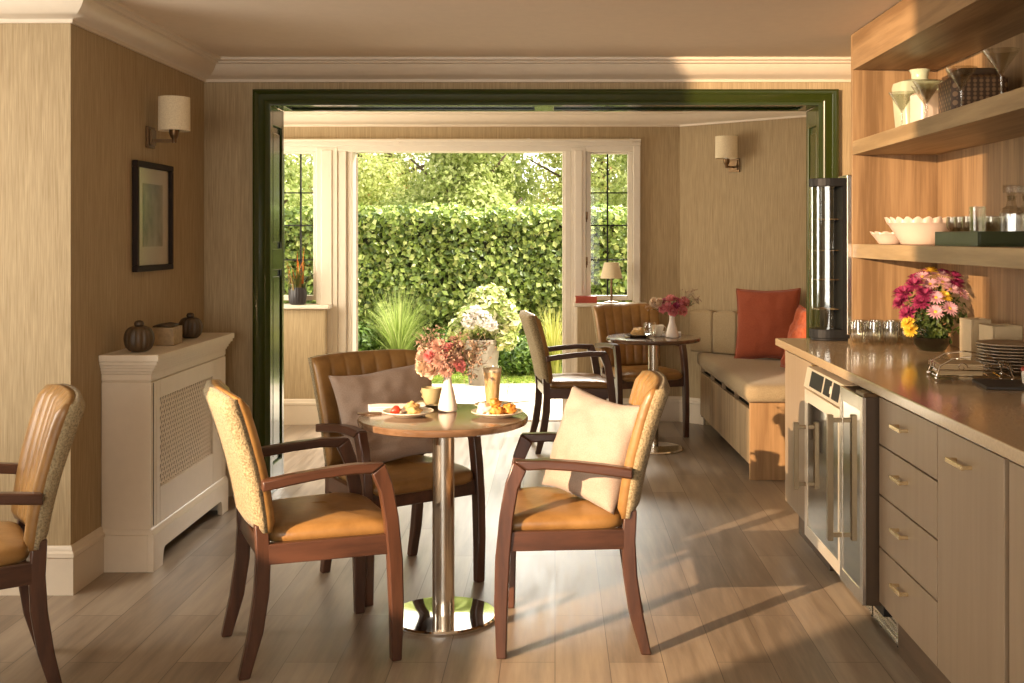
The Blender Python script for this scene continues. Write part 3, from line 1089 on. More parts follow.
    back(-0.064, -0.036, -0.086, 24, 0, 'back_shell', M['boucle'], 0.464, 0.915, -0.001, 1)
    return t


chair = make_chair('leather armchair left of the front table, its pale boucle back turned to the radiator cover', (-0.86, 3.815, 0), R(24))
copy_thing(chair, (-0.66, 4.57, 0), R(-54), 'leather armchair behind the front table holding the taupe cushion')
copy_thing(chair, (0.07, 3.95, 0), R(179), 'leather armchair right of the front table holding the cream cushion')
copy_thing(chair, (-1.85, 3.45, 0), R(211), 'leather armchair at the far left edge, facing out of the picture')
copy_thing(chair, (0.10, 7.42, 0), R(8), 'leather armchair at the far table, side-on before the garden door')
copy_thing(chair, (0.61, 7.93, 0), R(-72), 'leather armchair behind the far table, back to the right side window')

# ------------------------------------------------------------------ pedestal tables


def make_table(label, loc, r, h, top_mat, col_r=0.041, base_r=0.2):
    t = thing('pedestal_table', label, 'table', loc, 0, 'round pedestal tables')
    MB().lathe([(r - 0.012, h - 0.028), (r - 0.003, h - 0.024), (r, h - 0.014), (r, h - 0.006), (r - 0.004, h - 0.001), (r - 0.01, h)], 72).build('table_top', top_mat, t, smooth='auto')
    MB().lathe([(col_r, 0.016), (col_r, h - 0.03)], 40).lathe([(0.14, h - 0.036), (0.14, h - 0.0275)], 40).build('column', M['steel'], t, smooth='auto')
    MB().lathe([(base_r - 0.002, 0.0), (base_r, 0.004), (base_r, 0.010), (base_r - 0.006, 0.016), (0.06, 0.0185), (0.055, 0.019)], 64).build('base', M['chrome'], t, smooth='auto')
    return t


make_table('round walnut-topped pedestal table in front, laid with coffee and pastries', (-0.415, 4.09, 0), 0.315, 0.75, M['table'])
make_table('round dark-topped pedestal table in the far room by the bench', (0.655, 7.33, 0), 0.315, 0.75, M['table_dark'], 0.034)

# ------------------------------------------------------------------ bench in the bay
bn = thing('banquette_bench', 'built-in oak banquette with beige seat pad along the right of the far room', 'bench', (0, 0, 0))
fx0, fy0, fx1, fy1 = 1.135, 6.40, 1.085, 8.25
dirv = Vector((fx1 - fx0, fy1 - fy0)).normalized()


def fpt(s, off):      # point along the front, off = into the bench
    return (fx0 + dirv.x * s + dirv.y * off, fy0 + dirv.y * s - dirv.x * off)


Lb = math.hypot(fx1 - fx0, fy1 - fy0)
back_far = (1.838, 7.702)
body = [fpt(0.03, 0.03), fpt(Lb - 0.0, 0.03), (1.10, 8.325), back_far, (1.84, 6.43)]
MB().prism(body, 'xy', 0.06, 0.40).build('base', M['darkgap'], bn)
MB().prism([fpt(0, 0), (1.84, 6.40), (1.84, 6.43), fpt(0.03, 0)], 'xy', 0, 0.448).build('end_panel', M['bench_end'], bn, bevel=0.002)
npan = 4
for k in range(npan):
    s0 = 0.034 + k * (Lb - 0.034) / npan + 0.003
    s1 = 0.034 + (k + 1) * (Lb - 0.034) / npan - 0.003
    MB().prism([fpt(s0, 0.004), fpt(s1, 0.004), fpt(s1, 0.028), fpt(s0, 0.028)], 'xy', 0.085, 0.405).build('door', M['bench_oak'], bn, bevel=0.002)
for k in range(npan + 1):
    s0 = 0.034 + k * (Lb - 0.06) / npan
    MB().prism([fpt(s0, 0.006), fpt(s0 + 0.02, 0.006), fpt(s0 + 0.02, 0.03), fpt(s0, 0.03)], 'xy', 0.40, 0.446).build('post', M['bench_oak'], bn)
MB().prism([fpt(0.03, 0.012), fpt(Lb, 0.012), (1.10, 8.325), back_far, (1.84, 6.43)], 'xy', 0.436, 0.448).build('seat_board', M['bench_oak'], bn)


def padded(outline, z0, z1, rad):
    """an upholstered slab with a soft rim"""
    c = Vector((sum(p[0] for p in outline) / len(outline), sum(p[1] for p in outline) / len(outline)))
    dense = []
    n = len(outline)
    for i in range(n):
        a = Vector(outline[i])
        b_ = Vector(outline[(i + 1) % n])
        for k in range(10):
            dense.append(a.lerp(b_, k / 10))

    def ins(d, z):
        rr = []
        m = len(dense)
        for i, p in enumerate(dense):
            # inward offset from neighbouring edge normals
            e0 = (p - dense[i - 1]).normalized()
            e1 = (dense[(i + 1) % m] - p).normalized()
            n0 = Vector((-e0.y, e0.x))
            n1 = Vector((-e1.y, e1.x))
            nn = (n0 + n1)
            nn.normalize()
            kk = 1 / max(0.5, nn.dot(n0))
            o = p + nn * d * kk
            rr.append((o.x, o.y, z))
        return rr
    area = sum(outline[i][0] * outline[(i + 1) % n][1] - outline[(i + 1) % n][0] * outline[i][1] for i in range(n))
    s = 1 if area > 0 else -1
    R_ = [ins(s * rad * 0.6, z0), ins(s * rad * 0.15, z0 + rad * 0.35), ins(0, z0 + rad)]
    R_ += [ins(0, z1 - rad), ins(s * rad * 0.3, z1 - rad * 0.35), ins(s * rad, z1)]
    top = R_[-1]
    for f_, dz in ((0.88, 0.005), (0.6, 0.009), (0.3, 0.010)):
        R_.append([(c.x + (p[0] - c.x) * f_, c.y + (p[1] - c.y) * f_, z1 + dz) for p in top])
    return MB().rings(R_)


seat_out = [fpt(0.0, -0.012), (1.838, 6.392), (1.838, 7.70), fpt(Lb + 0.055, -0.012)]
padded(seat_out, 0.452, 0.548, 0.028).build('seat_pad', M['bench_pad'], bn, smooth=True)
# back cushions along the slanted wall
wd_ = Vector((1.85 - 0.96, 7.70 - 8.45)).normalized()
wn_ = Vector((-0.644, -0.765))
wn_ = Vector((wd_.y, -wd_.x))
s = 0.14
for k, wdt in enumerate((0.205, 0.205, 0.23, 0.23)):
    a = Vector((0.96, 8.45)) + wd_ * s + wn_ * 0.008
    b_ = a + wd_ * (wdt - 0.006)
    out = [(a.x, a.y), (b_.x, b_.y), (b_ + wn_ * 0.075).to_tuple(), (a + wn_ * 0.075).to_tuple()]
    padded([tuple(p) for p in out][::1], 0.552, 0.862, 0.018).build('back_cushion', M['bench_pad'], bn, smooth=True)
    s += wdt
for k in range(3):
    y0 = 6.42 + k * 0.40
    padded([(1.755, y0), (1.755, y0 + 0.39), (1.842, y0 + 0.39), (1.842, y0)], 0.558, 0.862, 0.018).build('back_cushion', M['bench_pad'], bn, smooth=True)

# ------------------------------------------------------------------ cabinet run on the right
FX = 1.10          # plane of the fronts
WT = 0.885         # underside of the worktop


def handle_bar(mb, y, z, ln=0.085, horiz=True):
    if horiz:
        mb.box(FX - 0.030, FX - 0.020, y - ln / 2, y + ln / 2, z - 0.006, z + 0.006)
        for yy in (y - ln / 2 + 0.006, y + ln / 2 - 0.006):
            mb.box(FX - 0.022, FX + 0.001, yy - 0.005, yy + 0.005, z - 0.005, z + 0.005)


def cabinet(name, label, y0, y1):
    t = thing(name, label, 'cabinet', (0, 0, 0))
    MB().box(FX + 0.02, 1.825, y0 + 0.001, y1 - 0.001, 0.155, WT - 0.001).build('carcass', M['taupe'], t)
    MB().box(FX + 0.065, FX + 0.085, y0 + 0.001, y1 - 0.001, 0, 0.155).build('plinth', M['plinth'], t)
    return t


DY0, DY1 = 3.165, 3.735
dr = cabinet('drawer_unit', 'taupe kitchen unit of four drawers beside the slim cooler', DY0, DY1)
for z0, z1 in ((0.715, 0.872), (0.545, 0.709), (0.368, 0.539), (0.178, 0.362)):
    d = MB().box(FX, FX + 0.02, DY0 + 0.003, DY1 - 0.003, z0, z1).build('drawer', M['taupe'], dr, bevel=0.0015)
    h = MB()
    handle_bar(h, DY0 + 0.31, z1 - 0.062, 0.10)
    h.build('handle', M['brass'], d, bevel=0.001)
cb = cabinet('base_cabinet', 'taupe kitchen unit with one tall door, right of the four drawers', 2.69, DY0)
d = MB().box(FX, FX + 0.02, 2.695, DY0 - 0.003, 0.178, 0.872).build('door', M['taupe'], cb, bevel=0.0015)
h = MB()
handle_bar(h, 2.96, 0.805, 0.12)
h.build('handle', M['brass'], d, bevel=0.001)
cb = cabinet('base_cabinet', 'taupe kitchen unit at the right edge of the picture, nearest the camera', 2.05, 2.67)
MB().box(FX, FX + 0.02, 2.055, 2.665, 0.178, 0.872).build('door', M['taupe'], cb, bevel=0.0015)
cb = cabinet('base_cabinet', 'pale taupe unit with one door at the far end of the worktop', 4.66, 5.26)
d = MB().box(FX, FX + 0.02, 4.69, 5.258, 0.158, 0.872).build('door', M['taupe'], cb, bevel=0.0015)
MB().box(FX - 0.012, FX + 0.01, 4.664, 4.684, 0.735, 0.872).build('edge_strip', M['brass'], cb, bevel=0.002)

# under-counter coolers


def d_handle(y, z0, z1, x, r=0.009, so=0.04):
    m = MB()
    m.box(x - so - r, x - so + r, y - r * 1.3, y + r * 1.3, z0, z1)
    for z in (z0 + 0.02, z1 - 0.02):
        m.box(x - so, x + 0.001, y - r * 0.8, y + r * 0.8, z - r * 0.8, z + r * 0.8)
    return m


def cooler(label, y0, y1, xf, edge_mat, hl, panel):
    t = thing('wine_cooler', label, 'cooler', (0, 0, 0))
    c = MB()
    c.box(FX + 0.02, 1.80, y0 + 0.004, y0 + 0.024, 0.12, 0.87).box(FX + 0.02, 1.80, y1 - 0.024, y1 - 0.004, 0.12, 0.87)
    c.box(FX + 0.02, 1.80, y0 + 0.024, y1 - 0.024, 0.12, 0.16).box(FX + 0.02, 1.80, y0 + 0.024, y1 - 0.024, 0.83, 0.87)
    c.box(1.70, 1.72, y0 + 0.024, y1 - 0.024, 0.16, 0.83)
    c.build('cabinet_body', M['black'], t)
    s = MB()
    for z in (0.28, 0.40, 0.52, 0.64, 0.74):
        for k in range(7):
            x = FX + 0.04 + k * 0.09
            s.box(x, x + 0.008, y0 + 0.025, y1 - 0.025, z, z + 0.006)
        s.box(FX + 0.03, FX + 0.045, y0 + 0.025, y1 - 0.025, z - 0.01, z + 0.012)
    s.build('shelf', M['steel'], t)
    zt = 0.775 if panel else 0.868
    dd = MB()
    st_ = 0.045 if panel else 0.03
    xb = FX + 0.012 if panel else xf + 0.014
    dd.box(xf, xb, y0 + 0.004, y0 + 0.004 + st_, 0.158, zt).box(xf, xb, y1 - 0.004 - st_, y1 - 0.004, 0.158, zt)
    dd.box(xf, xb, y0 + 0.004 + st_, y1 - 0.004 - st_, 0.158, 0.205).box(xf, xb, y0 + 0.004 + st_, y1 - 0.004 - st_, zt - 0.05, zt)
    d = dd.build('door', edge_mat, t, bevel=0.002)
    if not panel:
        gk = MB()
        x0, x1 = xb + 0.0002, FX + 0.012
        gk.box(x0, x1, y0 + 0.004, y0 + 0.03, 0.158, zt).box(x0, x1, y1 - 0.03, y1 - 0.004, 0.158, zt)
        gk.box(x0, x1, y0 + 0.03, y1 - 0.03, 0.158, 0.19).box(x0, x1, y0 + 0.03, y1 - 0.03, zt - 0.03, zt)
        gk.build('door_edge', M['cooler_side'], d)
    MB().box(xf + 0.003, xf + 0.009, y0 + 0.004 + st_, y1 - 0.004 - st_, 0.205, zt - 0.05).build('glass_pane', M['door_glass'], d)
    d_handle(y1 - 0.02, hl[0], hl[1], xf, 0.010).build('handle', M['steel_bronze'], d, bevel=0.0015)
    if panel:
        MB().prism([(xf - 0.004, 0.785), (xf + 0.012, 0.868), (FX + 0.03, 0.868), (FX + 0.03, 0.785)], 'xz', y0 + 0.004, y1 - 0.004).build('control_panel', M['wine_steel'], t, bevel=0.002)
        for a, b_ in ((0.30, 0.50), (0.17, 0.27), (0.04, 0.14)):
            q = MB().prism([(xf - 0.0035, 0.798), (xf + 0.0085, 0.86), (xf + 0.012, 0.86), (xf + 0.0, 0.798)], 'xz', y0 + a, y0 + b_)
            q.build('display', M['black'], t)
        q = MB().prism([(xf - 0.0045, 0.815), (xf + 0.0005, 0.842), (xf + 0.004, 0.842), (xf, 0.815)], 'xz', y0 + 0.145, y0 + 0.165)
        q.build('button', M['white'], t)
    else:
        MB().box(xf + 0.004, FX + 0.03, y0 + 0.0, y0 + 0.10, 0.8685, 0.882).build('hinge_cover', M['bronze'], t, bevel=0.002)
    v = MB()
    v.box(FX + 0.07, FX + 0.08, y0 + 0.004, y1 - 0.004, 0.02, 0.12)
    for k in range(int((y1 - y0 - 0.04) / 0.016)):
        for j in range(5):
            y = y0 + 0.02 + k * 0.016
            v.box(FX + 0.066, FX + 0.07, y, y + 0.009, 0.03 + j * 0.018, 0.036 + j * 0.018)
    v.build('vent_grille', M['steel'], t)
    f = MB()
    for y in (y0 + 0.05, y1 - 0.05):
        f.lathe([(0.02, 0), (0.02, 0.01), (0.01, 0.012), (0.01, 0.12)], 12, (FX + 0.10, y, 0))
        f.lathe([(0.02, 0), (0.02, 0.01), (0.01, 0.012), (0.01, 0.12)], 12, (1.7, y, 0))
    f.build('foot', M['black'], t)
    return t


cooler('wide under-counter drinks cooler with glass door and control strip on top', 4.055, 4.655, 1.055, M['wine_steel'], (0.355, 0.635), True)
cooler('slim under-counter wine cooler with a long handle, next to the four drawers', 3.745, 4.048, 1.047, M['steel'], (0.305, 0.765), False)

wt = MB()
wt.box(1.078, 1.828, 2.03, 5.385, WT, 0.92)
wt = wt.build('worktop', M['counter'], bevel=0.004)
tag(wt, 'long polished stone worktop running over the cabinets and coolers on the right', 'worktop')

# oak wall shelving above
su = thing('shelf_unit', 'oak wall shelving with a side panel and two thick shelves above the worktop', 'shelves', (0, 0, 0))
MB().box(1.808, 1.829, 2.0, 5.235, 0.921, 2.376).build('back_panel', M['oak_v'], su)
MB().box(1.408, 1.808, 5.205, 5.235, 0.921, 2.376).build('side_panel', M['oak_v'], su, bevel=0.001)
MB().box(1.408, 1.432, 2.0, 5.205, 2.205, 2.376).box(1.432, 1.808, 2.0, 5.205, 2.205, 2.228).build('pelmet', M['oak_y'], su, bevel=0.001)
MB().box(1.408, 1.808, 2.0, 5.205, 1.803, 1.868).build('shelf', M['oak_shelf'], su, bevel=0.002)
MB().box(1.408, 1.808, 2.0, 5.205, 1.318, 1.382).build('shelf', M['oak_shelf'], su, bevel=0.002)

# ------------------------------------------------------------------ wall lights and picture


def sconce(label, wall_pt, rotz, z, shade_dz, sr):
    """local +x points away from the wall"""
    t = thing('wall_sconce', label, 'wall light', (wall_pt[0], wall_pt[1], z), rotz, 'wall sconces')
    MB().box(0.001, 0.014, -0.045, 0.045, -0.05, 0.05).box(0.014, 0.024, -0.032, 0.032, -0.037, 0.037).build('backplate', M['bronze'], t, bevel=0.002)
    MB().box(0.02, 0.125, -0.007, 0.007, -0.022, -0.008).lathe([(0.010, -0.025), (0.012, -0.005), (0.018, 0.004), (0.022, 0.014), (0.024, 0.04), (0.016, 0.042)], 20, (0.12, 0, 0)).build('arm', M['bronze'], t, smooth='auto')
    a, b_ = shade_dz
    MB().lathe([(sr - 0.003, a + 0.001), (sr, a), (sr * 0.985, b_), (sr * 0.985 - 0.003, b_), (sr - 0.003, a + 0.001)], 40, (0.12, 0, 0), False, False).build('lamp_shade', M['shade'], t, smooth='auto')
    MB().lathe([(0.012, 0.04), (0.012, 0.06), (0.022, 0.085), (0.024, 0.10), (0.014, 0.12)], 16, (0.12, 0, 0)).build('bulb', M['white'], t, smooth='auto')
    return t


sconce('bronze wall sconce with cream drum shade above the picture on the left wall', (-1.92, 5.20), 0, 1.885, (0.032, 0.19), 0.073)
sconce('bronze wall sconce with cream drum shade on the slanted wall above the bench', (1.331, 8.137), math.atan2(-0.765, -0.644), 1.945, (0.045, 0.205), 0.082)

pf = thing('framed_picture', 'dark framed misty picture hanging on the left wall under the sconce', 'picture', (-1.92, 4.985, 1.255))
f = MB()
Lp, Hp, fw = 0.475, 0.51, 0.028
f.box(0.002, 0.028, 0, Lp, 0, fw).box(0.002, 0.028, 0, Lp, Hp - fw, Hp).box(0.002, 0.028, 0, fw, fw, Hp - fw).box(0.002, 0.028, Lp - fw, Lp, fw, Hp - fw)
f.build('frame', plain('dark_frame', (0.022, 0.013, 0.008), 0.6, spec=0.15), pf, bevel=0.004)
MB().box(0.002, 0.010, fw, Lp - fw, fw, Hp - fw).build('mount', plain('picture_mount', (0.62, 0.53, 0.40), 0.7, var=0.03), pf)
m_, nt_, p_ = new_mat('misty_print')
v_ = coords(nt_, (1, 5, 5))
nn_ = noise_tex(nt_, v_, 1.2, 5, 0.65)
nt_.links.new(ramp(nt_, nn_, [(0.3, (0.10, 0.085, 0.05)), (0.5, (0.28, 0.25, 0.16)), (0.7, (0.46, 0.41, 0.30))]), p_.inputs['Base Color'])
MB().box(0.010, 0.012, 0.11, Lp - 0.11, 0.115, Hp - 0.10).build('print', m_, pf)
MB().box(0.0145, 0.016, fw, Lp - fw, fw, Hp - fw).build('glass_pane', thin_glass('picture_glass', (0.97, 0.97, 0.96), 1.25, 0.15), pf)

# ------------------------------------------------------------------ on the radiator cover


def carved_pumpkin(label, loc, r, sd):
    t = thing('pumpkin_ornament', label, 'ornament', loc, sd, 'carved ornaments on the radiator cover')
    rr = []
    n = 72
    for k in range(15):
        a = -PI / 2 + PI * k / 14
        q = math.cos(a)
        ring = []
        for i in range(n):
            b_ = 2 * PI * i / n
            g = 1 - 0.17 * (1 - abs(math.sin(b_ * 5.5)) ** 0.5) * q
            rad = r * (0.24 + 0.76 * q ** 0.75) * g if k not in (0, 14) else r * 0.22
            ring.append((rad * math.cos(b_), rad * math.sin(b_), r * 0.86 * (1 + math.sin(a)) * 1.0))
        rr.append(ring)
    MB().rings(rr).build('body', M['pumpkin'], t, smooth=True)
    MB().lathe([(r * 0.20, r * 1.68), (r * 0.30, r * 1.76), (r * 0.33, r * 1.9), (r * 0.26, r * 2.05), (r * 0.10, r * 2.12)], 16).build('knob', M['pumpkin'], t, smooth=True)


carved_pumpkin('dark brown ribbed pumpkin-shaped ornament at the near end of the radiator cover', (-1.80, 4.76, 0.919), 0.064, 0.2)
carved_pumpkin('dark brown ribbed pumpkin-shaped ornament at the far end, behind the carved box', (-1.79, 5.40, 0.919), 0.059, 1.3)
bx = thing('trinket_box', 'small pale carved box with dark fretwork lid between the two pumpkin ornaments', 'box', (-1.80, 5.09, 0.919), R(4))
MB().box(-0.055, 0.055, -0.075, 0.075, 0, 0.082).build('body', M['boxwood'], bx, bevel=0.003)
f = MB()
for k in range(9):
    y = -0.066 + k * 0.0165
    f.tube([(-0.04, y, 0.087), (0.0, y + 0.012, 0.093), (0.04, y, 0.087)], 0.004, 6)
    f.tube([(-0.04 + k * 0.01, -0.06, 0.087), (-0.04 + k * 0.01, 0.06, 0.089)], 0.003, 6)
f.build('lid', M['pumpkin'], bx, smooth=True)

# ------------------------------------------------------------------ cushions


def cushion(label, name, loc, rot, w_, h_, th, mat, seed, piping=False, wr=0.012):
    n = 34
    V = []
    F = []
    idx = {}

    def pos(i, j, s):
        u = -1 + 2 * i / n
        v = -1 + 2 * j / n
        x = w_ / 2 * u * (1 - 0.085 * (1 - v * v) * u * u)
        z = h_ / 2 * v * (1 - 0.085 * (1 - u * u) * v * v)
        q = max(0, (1 - u * u) * (1 - v * v))
        y = s * (th / 2 * q ** 0.42)
        nz_ = noise.noise(Vector((u * 2.1 + seed, v * 2.1, s * 3 + seed * 0.7))) + 0.6 * noise.noise(Vector((u * 4.5 + seed, v * 4.5 - seed, s)))
        cr = (abs(u) ** 3 + abs(v) ** 3) * 0.5
        y += s * nz_ * wr * (q ** 0.3) * (0.8 + cr)
        z += 0.010 * noise.noise(Vector((u * 1.5, v * 1.5, seed)))
        return (x, y, z)
    for s in (1, -1):
        for j in range(n + 1):
            for i in range(n + 1):
                if s == -1 and (i in (0, n) or j in (0, n)):
                    idx[(s, i, j)] = idx[(1, i, j)]
                else:
                    idx[(s, i, j)] = len(V)
                    V.append(pos(i, j, s))
    for s in (1, -1):
        for j in range(n):
            for i in range(n):
                q = (idx[(s, i, j)], idx[(s, i + 1, j)], idx[(s, i + 1, j + 1)], idx[(s, i, j + 1)])
                F.append(q if s == -1 else q[::-1])
    o = MB().poly(V, F).build(name, mat, None, smooth=True, loc=loc, rot=rot)
    tag(o, label, 'cushion')
    if piping:
        pts = [pos(i, 0, 1) for i in range(n + 1)] + [pos(n, j, 1) for j in range(1, n + 1)] + [pos(i, n, 1) for i in range(n - 1, -1, -1)] + [pos(0, j, 1) for j in range(n - 1, -1, -1)]
        MB().tube(pts, 0.005, 6).build('piping', mat, o, smooth=True)
    return o


cushion('plain taupe cushion leaning in the armchair behind the front table', 'cushion', (-0.69, 4.59, 0.672), (R(-17), R(-6), R(28)), 0.45, 0.41, 0.15, M['pillow_taupe'], 3, wr=0.022)
cushion('cream linen cushion leaning in the armchair right of the front table', 'cushion', (0.135, 3.955, 0.66), (R(-20), R(4), R(-52)), 0.41, 0.39, 0.14, M['pillow_cream'], 11, wr=0.018)
cushion('large plain rust-red cushion standing on the bench against the slanted back cushions', 'cushion', (1.495, 7.74, 0.80), (R(-13), R(-2), R(-24)), 0.46, 0.51, 0.15, M['pillow_rust'], 5, True)
cushion('orange velvet cushion on the bench, mostly hidden behind the worktop end', 'cushion', (1.60, 6.98, 0.745), (R(-16), R(5), R(-74)), 0.46, 0.42, 0.14, M['pillow_orange'], 9, True, 0.03)

# ------------------------------------------------------------------ flowers


def petal(mb, a, tilt, L, W, cup, r0=0.0, z0=0.0, curl=0.0):
    """one petal leaving the axis at azimuth a"""
    rows = []
    for i in range(5):
        t = i / 4
        rr = r0 + L * t * math.cos(tilt)
        zz = z0 + L * t * math.sin(tilt) + curl * t * t * L
        hw = W * math.sin(PI * min(0.97, 0.12 + 0.8 * t)) * 0.5
        row = []
        for k in (-1, -0.4, 0.4, 1):
            x = rr - cup * (k * k) * 0.0
            y = hw * k
            z = zz + cup * k * k
            row.append((x * math.cos(a) - y * math.sin(a), x * math.sin(a) + y * math.cos(a), z))
        rows.append(row)
    V = [p for r_ in rows for p in r_]
    F = []
    for i in range(4):
        for k in range(3):
            F.append((i * 4 + k, i * 4 + k + 1, (i + 1) * 4 + k + 1, (i + 1) * 4 + k))
    mb.poly(V, F)


def rose_mesh(r, seed):
    rg = random.Random(seed)
    mb = MB()
    for lay, (n_, tl, L, W, r0) in enumerate(((3, 1.35, 0.9, 0.9, 0.05), (4, 1.2, 0.95, 1.0, 0.12), (5, 0.95, 1.0, 1.05, 0.22), (6, 0.62, 1.0, 1.1, 0.28), (6, 0.25, 0.95, 1.1, 0.30))):
        for k in range(n_):
            petal(mb, 2 * PI * k / n_ + lay * 0.7 + rg.uniform(-0.15, 0.15), tl + rg.uniform(-0.12, 0.12), r * L, r * W, r * 0.22, r * r0, -r * 0.1 * lay * 0.5, -0.15)
    return mb


def daisy_mesh(r, seed, layers=2, n_=18):
    rg = random.Random(seed)
    mb = MB()
    for lay in range(layers):
        for k in range(n_):
            petal(mb, 2 * PI * (k + lay * 0.5) / n_ + rg.uniform(-0.08, 0.08), 0.15 + lay * 0.38 + rg.uniform(-0.12, 0.12), r * (1 - 0.18 * lay), r * 0.24, r * 0.03, r * 0.10, lay * r * 0.05, -0.05)
    return mb


def petal_mat(name, a, b):
    return leafy(name, [(0, a), (1, b)], 0.3, 0.6)


M['p_pink'] = petal_mat('pink_petal', (0.66, 0.20, 0.20), (0.78, 0.36, 0.33))
M['p_peach'] = petal_mat('peach_petal', (0.62, 0.43, 0.32), (0.74, 0.56, 0.43))
M['p_salmon'] = petal_mat('salmon_petal', (0.44, 0.23, 0.17), (0.60, 0.35, 0.26))
M['p_rose'] = petal_mat('rose_petal', (0.60, 0.14, 0.18), (0.78, 0.34, 0.34))
M['p_magenta'] = petal_mat('magenta_petal', (0.26, 0.02, 0.075), (0.48, 0.05, 0.15))
M['p_lilac'] = petal_mat('lilac_petal', (0.70, 0.34, 0.42), (0.86, 0.56, 0.58))
M['p_yellow'] = petal_mat('yellow_petal', (0.75, 0.48, 0.03), (0.90, 0.66, 0.08))
M['p_cream'] = petal_mat('cream_petal', (0.70, 0.52, 0.36), (0.82, 0.66, 0.48))
M['stem'] = leafy('stem_green', [(0, (0.10, 0.14, 0.02)), (0.6, (0.20, 0.26, 0.04)), (1, (0.32, 0.36, 0.08))], 0.3)
M['stem_dark'] = leafy('stem_dark_green', [(0, (0.03, 0.055, 0.010)), (0.6, (0.08, 0.12, 0.02)), (1, (0.18, 0.22, 0.04))], 0.3)
M['dry'] = leafy('dried_stems', [(0, (0.34, 0.20, 0.13)), (1, (0.56, 0.40, 0.28))], 0.3)


def look_rot(d):
    return Vector(d).to_track_quat('Z', 'Y').to_euler()


def bouquet(label, loc, neck, spots, sprays, leaf_mat, nl, leaf_r, seed, leaf_size=0.02):
    """spots: (x, y, z, radius, kind, material) relative to loc"""
    t = thing('bouquet', label, 'flowers', loc)
    rg = random.Random(seed)
    st_ = MB()
    lib = {}
    for (x, y, z, r, kind, mat) in spots:
        st_.tube([(rg.uniform(-1, 1) * neck[1], rg.uniform(-1, 1) * neck[1], neck[0]), (x * 0.35, y * 0.35, neck[0] + (z - neck[0]) * 0.45), (x * 0.97, y * 0.97, z - r * 0.2)], 0.0018, 5)
        key = (kind, mat, round(r, 3))
        d = (x + rg.uniform(-0.02, 0.02), y - 0.03 + rg.uniform(-0.02, 0.02), (z - neck[0]) * 0.7 + 0.01)
        if key not in lib:
            mb = rose_mesh(r, seed) if kind == 'rose' else daisy_mesh(r, seed, 3 if kind == 'mum' else 2, 22 if kind == 'mum' else 16)
            fl = mb.build('flower', M[mat], t, smooth=True)
            if kind == 'daisy':
                MB().ball((0, 0, r * 0.10), r * 0.24, r * 0.24, r * 0.12, 10, 6).build('flower_centre', M['p_yellow'], fl, smooth=True)
            lib[key] = fl
            o = fl
        else:
            o = lib[key].copy()
            col.objects.link(o)
            o.parent = t
            for g_ in lib[key].children:
                c_ = g_.copy()
                col.objects.link(c_)
                c_.parent = o
        o.location = (x, y, z)
        o.rotation_euler = look_rot(d)
    for (x, y, z) in sprays:
        for k in range(9):
            q = Vector((x + rg.uniform(-0.03, 0.03), y + rg.uniform(-0.03, 0.03), z + rg.uniform(-0.03, 0.03)))
            st_.tube([(x * 0.2, y * 0.2, neck[0]), (x * 0.7, y * 0.7, neck[0] + (z - neck[0]) * 0.6), tuple(q)], 0.0009, 4)
    st_.build('stems', M['stem_dark'], t)
    if sprays:
        sp = MB()
        for (x, y, z) in sprays:
            for k in range(17):
                q = (x + rg.gauss(0, 0.02), y + rg.gauss(0, 0.02), z + rg.gauss(0, 0.018))
                sp.ball(q, 0.0045, n=6, m=4)
                q2 = (x + rg.gauss(0, 0.022), y + rg.gauss(0, 0.022), z + rg.gauss(0, 0.02))
                sp.tube([q, q2], 0.0008, 4)
        sp.build('filler_sprays', M['dry'], t)
    if nl:
        rn = np.random.default_rng(seed)
        (cx_, cy_, cz_), (rx_, ry_, rz_) = leaf_r
        d = rn.normal(0, 1, (nl, 3))
        d /= np.linalg.norm(d, axis=1)[:, None]
        pts = np.array([cx_, cy_, cz_]) + d * rn.uniform(0.25, 1, nl)[:, None] * np.array([rx_, ry_, rz_])
        leaves_mesh('leaves', pts, d + np.array([0, 0, 0.4]), leaf_size, rn, leaf_mat, 0.45, 0.5, t)
    return t


def bottle_vase(label, loc, h=0.155, r=0.036):
    t = MB().lathe([(r * 0.86, 0.0), (r, 0.004), (r * 1.02, 0.012), (r * 0.96, h * 0.18), (r * 0.74, h * 0.42), (r * 0.48, h * 0.66), (r * 0.40, h * 0.82), (r * 0.42, h * 0.94), (r * 0.52, h),
                    (r * 0.44, h), (r * 0.34, h * 0.9), (r * 0.34, h * 0.6)], 40, cap1=True).build('bud_vase', M['vase'], smooth='auto', loc=loc)
    tag(t, label, 'vase', 'white bud vases')
    return t


TZ = 0.7505
bottle_vase('white bud vase holding flowers in the middle of the front table', (-0.41, 4.20, TZ))
sp = [(-0.085, -0.01, 0.205, 0.036, 'rose', 'p_peach'), (-0.055, -0.04, 0.165, 0.034, 'rose', 'p_peach'), (-0.06, -0.05, 0.215, 0.024, 'rose', 'p_pink'),
      (0.0, -0.05, 0.235, 0.030, 'rose', 'p_pink'), (-0.028, -0.05, 0.25, 0.034, 'mum', 'p_salmon'), (-0.02, -0.065, 0.20, 0.036, 'mum', 'p_salmon'), (0.035, -0.05, 0.205, 0.034, 'mum', 'p_salmon'),
      (0.04, -0.02, 0.245, 0.032, 'mum', 'p_salmon'), (-0.06, 0.01, 0.25, 0.032, 'mum', 'p_salmon'), (0.05, -0.055, 0.18, 0.024, 'rose', 'p_pink'), (0.08, -0.01, 0.205, 0.030, 'rose', 'p_cream'),
      (0.10, 0.0, 0.24, 0.026, 'mum', 'p_cream'), (0.02, 0.03, 0.265, 0.032, 'mum', 'p_salmon'), (-0.10, 0.03, 0.235, 0.028, 'mum', 'p_peach'), (0.0, -0.06, 0.165, 0.030, 'mum', 'p_salmon'), (-0.09, -0.03, 0.172, 0.030, 'rose', 'p_cream')]
